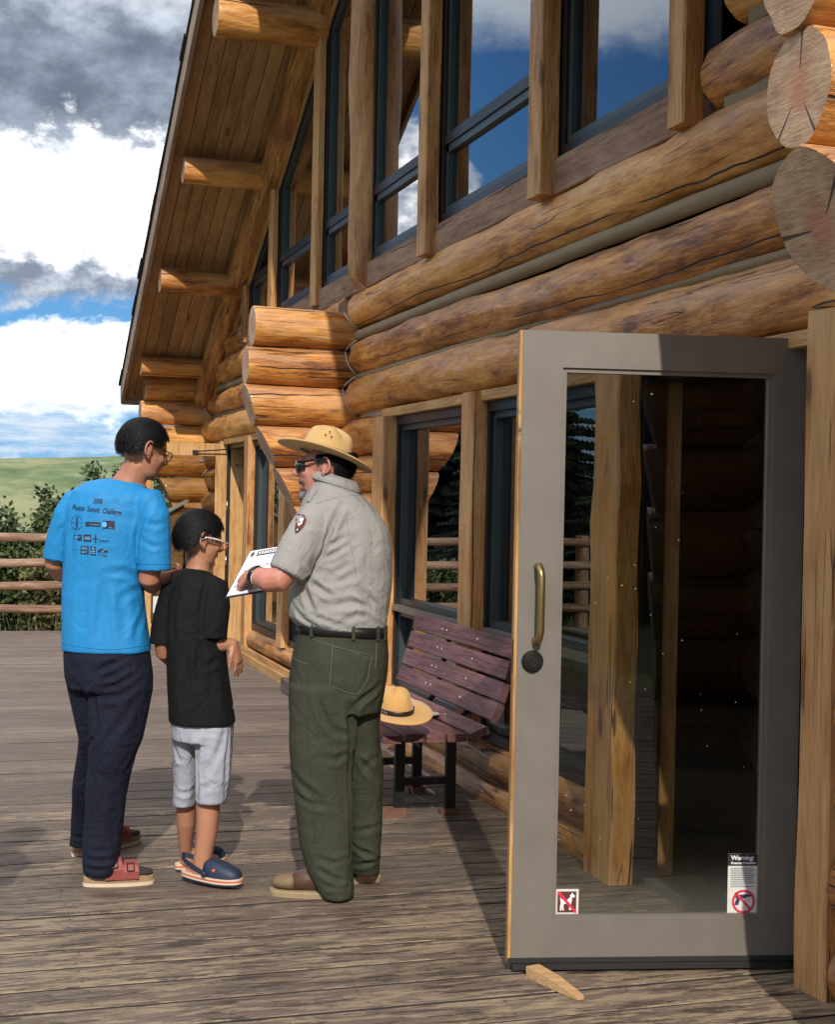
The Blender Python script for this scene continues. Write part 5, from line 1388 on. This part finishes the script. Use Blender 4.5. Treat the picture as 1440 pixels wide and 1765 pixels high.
hairmesh('hair', Q, f_, l_, u_, .955, boy, cov_boy, n=5600, sd=5, grow=.005, ln=.026)
g_ = G()
for sg in (-1, 1):
    g_.tube([Q(-.022, sg * .094, .000), Q(-.005, sg * .096, .012), Q(.04, sg * .091, .014), Q(.102, sg * .070, .010)], .0030, 6)
gobj(g_, 'glasses', 'whiteplastic', boy, True)
g_ = G()
for sg in (-1, 1):
    g_.tube([Q(.102, sg * .034 + cos(th) * .030, -.004 + sin(th) * .017) for th in [2 * pi * i / 16 for i in range(17)]], .0026, 6, 0, False)
gobj(g_, 'glasses_rim', 'redstripe', boy, True)
B = Body(d0)
B.loft([(981, 322, 358, .0, .050, -.05), (986, 314, 364, .0, .066, -.12), (996, 304, 376, 0, .085, -.14), (1012, 297, 384, 0, .098, -.1), (1040, 292, 386, 0, .108), (1090, 288, 388, 0, .115), (1140, 287, 392, 0, .118), (1190, 288, 398, 0, .122), (1232, 290, 404, 0, .127), (1244, 291, 406, 0, .128)], 28, 2.4)
B.tube([(312, 1006, 0, .04), (300, 1018, 0, .050), (290, 1050, .0, .048), (281, 1085, .0, .046), (279, 1110, .0, .046)], 14)
B.tube([(356, 1004, -.03, .04), (370, 1012, -.04, .056), (372, 1045, -.055, .058), (368, 1080, -.06, .060), (366, 1099, -.06, .061)], 14)
fl = cam_folds(B.g, [([(345, 1120), (346, 1060), (352, 1020), (366, 1000)], .006, .012), ([(345, 1180), (343, 1140), (346, 1110)], .008, .014), ([(300, 1110), (298, 1060), (305, 1025)], .005, .012), ([(350, 1150), (375, 1138), (392, 1120)], .006, .012), ([(320, 1235), (322, 1180), (318, 1120)], .004, .02), ([(370, 1235), (366, 1190), (360, 1150)], .004, .018)])
remesh(B.g, 'shirt', 'black', boy, .0065, 2, ((8, 4), .007, 11), fl)
B = Body(d0)
B.loft([(1215, 294, 402, 0, .115), (1260, 296, 402, 0, .115), (1275, 297, 401, 0, .11)], 24, 2.3)
B.loft([(1250, 296, 346, .04, .10), (1300, 298, 344, .06, .092), (1350, 299, 342, .09, .084), (1380, 297, 340, .10, .080), (1387, 297, 339, .10, .079)], 18, 2.2)
B.loft([(1250, 338, 402, -.01, .105), (1300, 340, 400, -.01, .098), (1340, 340, 397, -.01, .09), (1368, 339, 392, -.01, .086), (1380, 339, 390, -.01, .085)], 18, 2.2)
fl = cam_folds(B.g, [([(341, 1250), (341, 1310), (341, 1375)], .010, .012), ([(386, 1245), (378, 1290), (358, 1330)], .005, .012), ([(300, 1290), (308, 1310), (313, 1312)], .006, .010), ([(394, 1250), (390, 1310), (385, 1370)], .005, .010), ([(302, 1362), (318, 1368), (336, 1358)], .005, .010), ([(345, 1362), (365, 1352), (384, 1356)], .003, .012)])
remesh(B.g, 'shorts', 'greyshort', boy, .0065, 2, ((9, 5), .007, 4), fl)
def clog(heel, toe, w_, parent, lift=0.0, strap=True):
    h = Vector(heel) + UP * lift; t = Vector(toe) + UP * lift * .3; d = t - h; L = d.length; d.normalize(); s_ = Vector((-d.y, d.x, 0)).normalized()
    if s_.dot(CAM - h) > 0: s_ = -s_
    u2 = s_.cross(d) * (1 if s_.cross(d).z > 0 else -1)
    def o_(z, gr=0, xs=1.0):
        R_ = []
        for i in range(30):
            th = 2 * pi * i / 30; x = cos(th); y = sin(th)
            R_.append(h + d * (L / 2 + x * (L / 2 + gr)) + s_ * (w_ * (.84 + .18 * x) + gr) * (abs(y) ** .75) * (1 if y > 0 else -1) + u2 * (z + .010 * max(0, x) ** 2))
        return R_
    g1 = G(); g1.rings([o_(.0, -.004), o_(.010, .0)], 0); cl = gobj(g1, 'clog', 'clog', parent, False)
    g1 = G(); g1.rings([o_(.010, .002), o_(.032, .003)]); gobj(g1, 'midsole', 'cream', cl, False)
    g1 = G(); g1.rings([o_(.019, .0042), o_(.024, .0042)], 0); gobj(g1, 'stripe', 'redstripe', cl, False)
    g1 = G(); R_ = []
    for q, hh, k_ in ((.42, .058, .80), (.50, .066, .93), (.62, .060, 1.0), (.75, .050, .98), (.86, .040, .86), (.94, .028, .64), (.985, .012, .34)):
        R_.append([h + d * (L * q) + s_ * cos(pi * j / 14) * w_ * k_ * 1.02 + u2 * (.030 + .010 * q + (sin(pi * j / 14) ** .7) * hh) for j in range(15)])
    g1.rings(R_, 0, True, False); gobj(g1, 'upper', 'clog', cl, True)
    for k_ in range(5):
        g2_ = G(); a = .64 + .05 * k_; g2_.ell(h + d * L * a - s_ * w_ * (.80 - .08 * k_) + u2 * (.062 - .004 * k_), d * .0045, s_ * .003, u2 * .0035, 8, 5); gobj(g2_, 'vent', 'rubber', cl, True)
    if strap:
        g1 = G(); pts = [h + d * L * (.48 - .50 * sin(pi * q / 10)) - s_ * cos(pi * q / 10) * w_ * 1.02 + u2 * (.045 + .040 * sin(pi * q / 10)) for q in range(11)]
        R_ = [[p_ - u2 * .009, p_ - u2 * .009 + (p_ - h).normalized() * .004, p_ + u2 * .009 + (p_ - h).normalized() * .004, p_ + u2 * .009] for p_ in pts]
        g1.rings(R_); gobj(g1, 'heel_strap', 'clog', cl, False)
        g1 = G(); c = pts[0] - s_ * .004; g1.rings([[c + d * cos(2 * pi * j / 14) * r_ + u2 * sin(2 * pi * j / 14) * r_ - s_ * z_ for j in range(14)] for z_, r_ in ((0, .011), (.005, .011), (.007, .006))]); gobj(g1, 'rivet', 'clog', cl, True)
        g1 = G(); c = h + d * L * .62 - s_ * w_ * .92 + u2 * .062; g1.ell(c, d * .009, s_ * .004, u2 * .008, 12, 6); gobj(g1, 'charm', 'redstripe', cl, True)
    return cl
clog(P3(314, 1519, 0), P3(415, 1534, 0), .046, boy, .018)
clog(P3(303, 1502, 0), P3(387, 1489, 0), .044, boy, .0, False)

# ------------------------------------------------------------------ ranger
d0 = 5.58
rng = tag(empty('person', on_z(580, 1545)), 'person in grey uniform shirt, green trousers and broad tan hat, holding a clipboard', 'person')
B = Body(d0)
hf = (-RT * .99 + FW * .06 - UP * .08); hc = B.P(560, 804, 0)
Q, f_, l_, u_ = headparts(B, hc, hf, 1, 1.07, 1.1, .016, .35)
B.tube([(566, 815, 0, .062), (574, 835, 0, .066), (582, 860, 0, .078)], 16)
B.ell(541, 862, .0, .045, .05, .028)
B.loft([(850, 556, 615, 0, .07), (900, 535, 645, 0, .10), (1000, 510, 665, 0, .13), (1090, 520, 660, 0, .12)])
B.tube([(550, 905, -.06, .045), (524, 930, -.13, .052), (492, 985, -.17, .053), (480, 998, -.18, .052), (462, 1000, -.17, .046), (446, 994, -.14, .037), (436, 989, -.12, .031)], 14)
hand(B, B.P(437, 989, -.12), -RT * .42 + FW * .85 - UP * .12, UP * .55 - RT * .45 - FW * .15, 1.05, .55, .08, -1)
B.tube([(622, 905, .10, .045), (610, 940, .22, .045), (560, 990, .36, .05), (500, 985, .36, .035), (478, 975, .33, .030)], 12)
hand(B, B.P(478, 975, .33), -RT * .95 - FW * .2, UP, 1.0, .5, .08, 1)
B.loft([(1090, 525, 655, 0, .12), (1300, 525, 600, -.02, .08), (1500, 560, 600, -.03, .05), (1525, 560, 602, -.03, .05)])
B.loft([(1110, 590, 660, .05, .10), (1300, 610, 655, .08, .075), (1500, 615, 650, .18, .05), (1510, 615, 650, .18, .05)])
body = remesh(B.g, 'body', 'skin_r', rng, .0055, 2)
for sg in (-1, 1): gobj(ear(Q, l_, f_, u_, 1.05, sg, 'ear', 'skin', rng), 'ear', 'skin_r', body, True)
def cov_r(x, y, z):
    if z > .12: return False
    if z > -.1: return x < .30
    if z > -.80: return x < -.22 + z * .2
    return False
hairmesh('hair', Q, f_, l_, u_, 1.0, rng, cov_r, n=3200, sd=8, grow=.004, ln=.016)
# goatee and moustache
r = random.Random(5); g_ = G()
for i in range(900):
    if i < 560: y = r.gauss(0, .019); x = .088 - abs(y) * .5 + r.gauss(0, .006); z = -.098 + r.gauss(0, .013)
    else: y = r.gauss(0, .022); x = .092 - abs(y) * .45; z = -.038 + r.gauss(0, .004) - abs(y) * .35
    p0 = Q(x, y, z); tp = p0 + (-u_ * .014 + f_ * .010 * r.random() + l_ * r.gauss(0, .003)); w_ = l_ * .0014 + f_ * .0006
    k_ = len(g_.v); g_.v += [p0 - w_, p0 + w_, tp]; g_.f.append((k_, k_ + 1, k_ + 2)); g_.mi.append(0)
g_.ell(Q(.072, 0, -.100), f_ * .034, l_ * .030, u_ * .023, 12, 8)
gobj(g_, 'goatee', 'goatee', rng)
g_ = G(); g_.ell(Q(.086, 0, -.053), f_ * .013, l_ * .014, u_ * .008, 10, 6); gobj(g_, 'mouth', 'patch', rng, True)
# wraparound sunglasses
g_ = G()
for sg in (-1, 1):
    g_.tube([Q(-.015, sg * .084, .018), Q(.03, sg * .084, .022), Q(.072, sg * .070, .020)], .0048, 8)
R_ = []
for i in range(17):
    a = -1.0 + 2 * i / 16; y = a * .066; x = .104 - .040 * a * a; hh = .021 * (1 - .25 * a * a) * (1 - .45 * math.exp(-(a / .14) ** 2)); zc_ = .006
    R_.append([Q(x, y, zc_ + hh), Q(x + .004, y, zc_), Q(x, y, zc_ - hh), Q(x - .004, y, zc_)])
g_.rings(R_); gobj(g_, 'sunglasses', 'blackplastic', rng, True)
hatc = B.P(561, 784, 0)
rh = hat(hatc, hf + UP * .36, UP * .94 + RT * .28 + FW * .13, 'felt', 1.0, 'hat', rng)
# uniform shirt
B = Body(d0)
B.loft([(822, 548, 606, .0, .070, -.22), (830, 540, 612, .0, .085, -.22), (842, 543, 628, .0, .105, -.30), (858, 534, 646, 0, .128, -.28), (880, 520, 660, 0, .148, -.18), (910, 508, 669, 0, .158), (950, 505, 675, 0, .162), (1000, 501, 676, 0, .165), (1040, 498, 672, 0, .165), (1062, 498, 668, 0, .162), (1076, 504, 667, 0, .152, -.06), (1086, 514, 666, 0, .140, -.08)], 32, 2.3)
B.tube([(556, 884, -.06, .045), (545, 892, -.09, .066), (533, 912, -.12, .074), (514, 945, -.15, .073), (499, 978, -.17, .070), (494, 988, -.175, .069)], 18)
fl = cam_folds(B.g, [
    ([(590, 870), (573, 905), (560, 940), (548, 965)], .013, .011), ([(545, 960), (570, 940), (600, 925)], .008, .010), ([(548, 962), (575, 955), (612, 930)], .006, .010), ([(545, 965), (535, 985), (520, 1000)], .010, .010),
    ([(520, 985), (545, 1010), (575, 1030)], .010, .011), ([(515, 1000), (530, 1030), (540, 1055)], .009, .012), ([(560, 1045), (600, 1040), (640, 1045)], .007, .014), ([(620, 1015), (640, 1035), (662, 1062)], .012, .014), ([(600, 1030), (640, 1050), (664, 1070)], .006, .010),
    ([(503, 1040), (520, 1062), (545, 1075)], .007, .009), ([(505, 1052), (525, 1070), (548, 1082)], .006, .008), ([(590, 1075), (615, 1060), (640, 1060)], .005, .012), ([(640, 980), (645, 930), (632, 885)], .003, .02), ([(530, 1060), (555, 1068), (600, 1082)], .005, .010),
    ([(505, 915), (520, 905), (545, 905)], .003, .012), ([(600, 900), (604, 960), (600, 1010)], .003, .02), ([(555, 1000), (590, 1000), (620, 985)], .005, .013), ([(550, 985), (575, 990), (600, 975)], .005, .011)])
sh = remesh(B.g, 'shirt', 'shirt', rng, .0065, 2, ((6, 5), .008, 21), fl)
bv = bvh_of(sh)
skin_line(bv, [(596 + i * 2, 884 + i * 12) for i in range(0, 17)], .0011, 'seam', 'shirt', sh, .0008)
skin_line(bv, [(545 + i * 9, 868 - 14 * sin(pi * i / 12 * .8)) for i in range(0, 12)], .0011, 'seam', 'shirt', sh, .0008)
skin_line(bv, [(628 + 12 * sin(pi * i / 16), 870 + i * 12) for i in range(0, 17)], .0011, 'seam', 'shirt', sh, .0008)
# collar: folded band round the neck
g_ = G(); R_ = []
for i in range(25):
    th = 2 * pi * i / 24; c = B.P(577, 829, 0); tlt = -.30
    q = lambda rx, ry, h: c + RT * cos(th) * rx + FW * sin(th) * ry + UP * (h + tlt * cos(th) * rx * 1.0)
    R_.append([q(.078, .078, .020), q(.085, .085, .024), q(.108, .104, -.014), q(.104, .100, -.018)])
g_.rings(R_, 0, False); gobj(g_, 'collar', 'shirt', rng, True)
skin_line(bv, [(532 + i * 2.2, 866 - i * 3.4) for i in range(0, 8)], .009, 'epaulette', 'shirt', sh, .002)
# arrowhead shoulder patch
ar = [(504.5, 884), (509, 887), (514.5, 887), (518, 893), (517.5, 899), (515, 905), (511, 911), (504, 917.5), (499, 919), (498, 913), (499, 904), (500, 896), (500.5, 889)]
ar = [(x + 10, y) for x, y in ar]
patch_on(bv, [ar], 'shoulder_patch', 'patch', sh, .004)
patch_on(bv, [[(517, 893), (524, 894), (521, 899.5), (517, 899)], [(513.5, 902), (521.5, 900), (520, 905), (514.5, 906)]], 'emblem', 'white', sh, .0055)
patch_on(bv, [[(510, 907), (513.5, 909.5), (519.5, 908.5), (514.5, 915.5), (510, 917)]], 'emblem', 'patchg', sh, .0055)
patch_on(bv, [[(511.5, 912), (514, 911), (513.7, 913.5), (511.5, 914.5)]], 'emblem', 'white', sh, .0065)
# trousers and belt
B = Body(d0)
B.loft([(1074, 514, 664, 0, .140, -.06), (1090, 512, 667, 0, .145, -.05), (1130, 505, 669, 0, .155), (1170, 500, 666, 0, .156), (1200, 498, 661, 0, .150), (1225, 497, 656, 0, .140)], 30, 2.3)
B.loft([(1180, 498, 622, -.04, .125), (1230, 496, 617, -.04, .122), (1280, 497, 611, -.04, .112), (1330, 502, 608, -.04, .104), (1370, 507, 607, -.04, .098), (1420, 513, 606, -.04, .093), (1460, 519, 607, -.04, .090), (1500, 530, 608, -.04, .086), (1530, 546, 609, -.045, .082), (1543, 556, 609, -.05, .078)], 24, 2.2)
B.loft([(1180, 585, 663, .04, .115), (1230, 588, 656, .05, .108), (1280, 593, 657, .07, .100), (1330, 598, 661, .09, .096), (1400, 603, 661, .12, .088), (1450, 604, 659, .14, .083), (1490, 605, 656, .16, .080), (1503, 607, 655, .17, .078)], 22, 2.2)
fl = cam_folds(B.g, [
    ([(606, 1215), (606, 1260), (606, 1310)], .014, .016), ([(604, 1300), (604, 1380), (605, 1470)], .008, .012), ([(608, 1222), (625, 1205), (655, 1180)], .010, .012), ([(604, 1265), (580, 1262), (560, 1240), (548, 1205)], .008, .013),
    ([(606, 1290), (580, 1310), (555, 1305)], .006, .013), ([(608, 1300), (630, 1320), (650, 1345)], .008, .012), ([(505, 1330), (530, 1360), (560, 1385)], .006, .014), ([(512, 1370), (545, 1388), (575, 1392)], .006, .012), ([(520, 1490), (550, 1500), (590, 1520)], .010, .010), ([(530, 1508), (560, 1526), (600, 1530)], .009, .009),
    ([(545, 1478), (575, 1488), (603, 1478)], .006, .010), ([(608, 1450), (630, 1468), (655, 1478)], .009, .010), ([(612, 1490), (635, 1486), (656, 1476)], .008, .010), ([(608, 1430), (630, 1430), (656, 1418)], .005, .012), ([(548, 1150), (545, 1200), (560, 1240)], .003, .014), ([(620, 1335), (640, 1310), (656, 1300)], .004, .012)])
tg_ = remesh(B.g, 'trousers', 'green', rng, .0075, 2, ((8, 5), .009, 31), fl)
bv = bvh_of(tg_)
def st_line(pts, nm='seam', r_=.0011): skin_line(bv, pts, r_, nm, 'stitch', tg_, .0012)
pk = [(574, 1114), (640, 1130), (632, 1172), (617, 1198), (596, 1192), (569, 1182), (574, 1114)]
PP = []
for (a, b_) in zip(pk[:-1], pk[1:]): PP += [(a[0] + (b_[0] - a[0]) * t / 5, a[1] + (b_[1] - a[1]) * t / 5) for t in range(5)]
pkp = G(); vs_ = [hit(bv, *p_)[0] for p_ in PP]; ctr = hit(bv, 604, 1155)[0]
if all(v is not None for v in vs_) and ctr is not None:
    dr_ = -ray(600, 1150).normalized()
    NX = 6; rings_ = []
    for q in range(NX + 1):
        t = max(q, .05) / NX; row = []
        for (x, y) in PP:
            px_, py_ = 604 + (x - 604) * t, 1155 + (y - 1155) * t; h_ = hit(bv, px_, py_)[0] or ctr
            row.append(h_ + dr_ * (.0045 if q < NX else .0005))
        rings_.append(row)
    pkp.rings(rings_, 0, False)
    gobj(pkp, 'back_pocket', 'green', tg_, True)
bv2 = bv
skin_line(bv, PP + [PP[0]], .0012, 'pocket_stitch', 'stitch', tg_, .0062)
st_line([(535 + i * 7, 1100 + i * 2.3) for i in range(0, 18)]); skin_line(bv, [(536 - 7 * sin(i / 3.5), 1095 + i * 22) for i in range(0, 17)], .0012, 'seam', 'green', tg_, .0006)
st_line([(500 + 4 * i, 1128 + 16 * sin(pi * i / 16)) for i in range(1, 9)]); st_line([(650 - i * .3, 1100 + i * 5) for i in range(0, 12)])
g_ = G(); R_ = []
for i in range(41):
    th = 2 * pi * i / 40
    def q(g1, h): return B.P(590, 1083, 0) + RT * (abs(cos(th)) ** .87 * (1 if cos(th) > 0 else -1)) * (.1705 + g1) + FW * (abs(sin(th)) ** .87 * (1 if sin(th) > 0 else -1)) * (.146 + g1) + UP * (h - .05 * cos(th) * .17)
    R_.append([q(0, .02), q(.005, .02), q(.005, -.020), q(0, -.020)])
g_.rings(R_, 0, False); blt = gobj(g_, 'belt', 'leather', rng, True)
for th in (2.45, 3.6 + .5, 4.95, 5.6, 5.95):
    g_ = G(); R_ = []
    for h in (.026, .0, -.028):
        c = B.P(590, 1083, 0) + UP * (h - .05 * cos(th) * .17); o1 = RT * (abs(cos(th)) ** .87 * (1 if cos(th) > 0 else -1)) + FW * 0; o2 = FW * (abs(sin(th)) ** .87 * (1 if sin(th) > 0 else -1))
        tn = (-RT * sin(th) + FW * cos(th)).normalized() * .006; g1 = .009
        p_ = c + o1 * (.1705 + g1) + o2 * (.146 + g1); p2_ = c + o1 * .168 + o2 * .143
        R_.append([p_ - tn, p_ + tn, p2_ + tn, p2_ - tn])
    g_.rings(R_); gobj(g_, 'belt_loop', 'green', rng)
def boot(heel, toe, w_, parent):
    h = Vector(heel); t = Vector(toe); d = t - h; L = d.length; d.normalize(); s_ = Vector((-d.y, d.x, 0))
    def o_(z, gr=0, k_=1.0):
        return [h + d * (L / 2 + cos(2 * pi * i / 30) * (L / 2 + gr)) + s_ * (w_ * (.86 + .15 * cos(2 * pi * i / 30)) + gr) * k_ * (abs(sin(2 * pi * i / 30)) ** .75) * (1 if sin(2 * pi * i / 30) > 0 else -1) + UP * z for i in range(30)]
    g1 = G(); g1.rings([o_(.0), o_(.018, .004), o_(.026, .004)], 0); b_ = gobj(g1, 'boot', 'bootsole', parent, False)
    g1 = G(); R_ = []
    for q, a, z_, c in ((.02, .026, .06, .035), (.10, .034, .075, .055), (.25, .037, .088, .066), (.40, .039, .080, .056), (.55, .043, .066, .042), (.72, .0465, .058, .034)):
        R_.append([h + d * (L * q) + s_ * cos(2 * pi * j / 20) * a + UP * max(.026, z_ + sin(2 * pi * j / 20) * c) for j in range(20)])
    g1.rings(R_); gobj(g1, 'upper', 'bootl', b_, True)
    g1 = G(); R_ = []
    for q, a, z_, c in ((.70, .047, .0585, .0345), (.78, .0472, .055, .031), (.88, .041, .052, .026), (.95, .028, .050, .020), (.99, .010, .046, .010)):
        R_.append([h + d * (L * q) + s_ * cos(2 * pi * j / 20) * a + UP * max(.026, z_ + sin(2 * pi * j / 20) * c) for j in range(20)])
    g1.rings(R_); gobj(g1, 'toe_cap', 'boottoe', b_, True)
boot(P3(608, 1548, 0), P3(467, 1541, 0), .048, rng)
boot(P3(655, 1518, 0), P3(540, 1520, 0), .046, rng)
# watch
g_ = G(); wc = B.P(441, 992, -.13); g_.tube([wc + RT * x_ * .001 for x_ in (-8, 8)], .0, 6) if False else None
ax = (B.P(446, 994, -.14) - B.P(436, 989, -.12)).normalized(); a1_ = ax.cross(UP).normalized(); a2_ = ax.cross(a1_)
g_.rings([[wc + ax * k_ + (a1_ * cos(2 * pi * j / 18) + a2_ * sin(2 * pi * j / 18)) * rr2 for j in range(18)] for k_, rr2 in ((-.010, .034), (-.008, .038), (.008, .039), (.010, .035))]); gobj(g_, 'watch', 'blackplastic', rng, True)
g_ = G(); g_.rings([[wc + ax * (.011 + k_) + (a1_ * cos(2 * pi * j / 18) + a2_ * sin(2 * pi * j / 18)) * rr2 for j in range(18)] for k_, rr2 in ((0, .033), (.001, .0365), (.004, .0365), (.005, .033))]); gobj(g_, 'bracelet', 'white', rng, True)

# clipboard with its printed sheet
cl = tag(empty('clipboard', B.P(450, 985, 0)), 'dark clipboard with a printed white sheet, held by the person in grey', 'clipboard')
A_ = B.P(391, 1027, -.10); Bq = B.P(432, 950, .16); Cq = B.P(520, 936, .22); Dq = Cq + (A_ - Bq)
def cp(u, v, o=0.0):       # u along the bottom edge, v up the sheet
    p_ = A_ * (1 - u) * (1 - v) + Bq * (1 - u) * v + Cq * u * v + Dq * u * (1 - v)
    return p_ + cn_ * o
cn_ = (Dq - A_).cross(Bq - A_).normalized()
if cn_.z < 0: cn_ = -cn_
g_ = G(); g_.hexa([cp(-.02, -.02, -.008), cp(1.02, -.02, -.008), cp(1.02, 1.03, -.008), cp(-.02, 1.03, -.008), cp(-.02, -.02, -.003), cp(1.02, -.02, -.003), cp(1.02, 1.03, -.003), cp(-.02, 1.03, -.003)]); gobj(g_, 'board', 'ink', cl)
g_ = G(); g_.hexa([cp(0, 0, -.002), cp(1, 0, -.002), cp(1, 1, -.002), cp(0, 1, -.002), cp(0, 0, .0), cp(1, 0, .0), cp(1, 1, .0), cp(0, 1, .0)]); sht = gobj(g_, 'sheet', 'white', cl)
g_ = G(); r = random.Random(12)
for i in range(110):
    u = r.uniform(.05, .92); v = r.uniform(.05, .62); w_ = r.uniform(.02, .10); h_ = r.uniform(.008, .032)
    g_.quad(cp(u, v, .0006), cp(u + w_, v, .0006), cp(u + w_, v + h_, .0006), cp(u, v + h_, .0006))
gobj(g_, 'print', 'greyink', sht)
g_ = G(); g_.quad(cp(.17, .85, .0006), cp(.95, .85, .0006), cp(.95, .97, .0006), cp(.17, .97, .0006))
for i in range(9):
    u = r.uniform(.05, .3) if i < 6 else r.uniform(.3, .9); v = r.uniform(.1, .6); s2 = .02
    g_.quad(cp(u, v, .0007), cp(u + s2 * 1.6, v, .0007), cp(u + s2 * 1.2, v + s2 * 1.8, .0007), cp(u + s2 * .2, v + s2 * 1.2, .0007))
gobj(g_, 'print', 'ink', sht)
g_ = G()
for i in range(14):
    u = .20 + i * .052; g_.quad(cp(u, .88, .0012), cp(u + .034, .88, .0012), cp(u + .034, .945, .0012), cp(u + .006, .95, .0012))
gobj(g_, 'print', 'white', sht)
for rr2, mm, o_ in ((.085, 'greyink', .0008), (.074, 'white', .0014), (.055, 'bootl', .002)):
    g_ = G(); i = 0; g_.v = [cp(.085 + cos(2 * pi * j / 20) * rr2 * .62, .90 + sin(2 * pi * j / 20) * rr2, o_) for j in range(20)]; g_.f = [tuple(range(20))]; g_.mi = [0]; gobj(g_, 'print', mm, sht)

# unseen copy of the man, added past the left edge to shadow the boards
def copy_deep(src, parent=None):
    c = src.copy(); COL.objects.link(c)
    if parent is not None: c.parent = parent; c.matrix_parent_inverse = src.matrix_parent_inverse.copy()
    for ch in list(src.children): copy_deep(ch, c)
    return c
M['shirt4'] = cloth('brick_red_cloth', (.22, .06, .04), sheen=0)
caster = copy_deep(man); caster.location = (-3.06, 4.15, 0)
caster['label'] = 'unseen person in brick red shirt, added beyond the left edge to cast a shadow'
for ch in list(caster.children):
    if ch.name.startswith('shirt'):
        for sub in list(ch.children): bpy.data.objects.remove(sub)
        ch.material_slots[0].link = 'OBJECT'; ch.material_slots[0].material = M['shirt4']
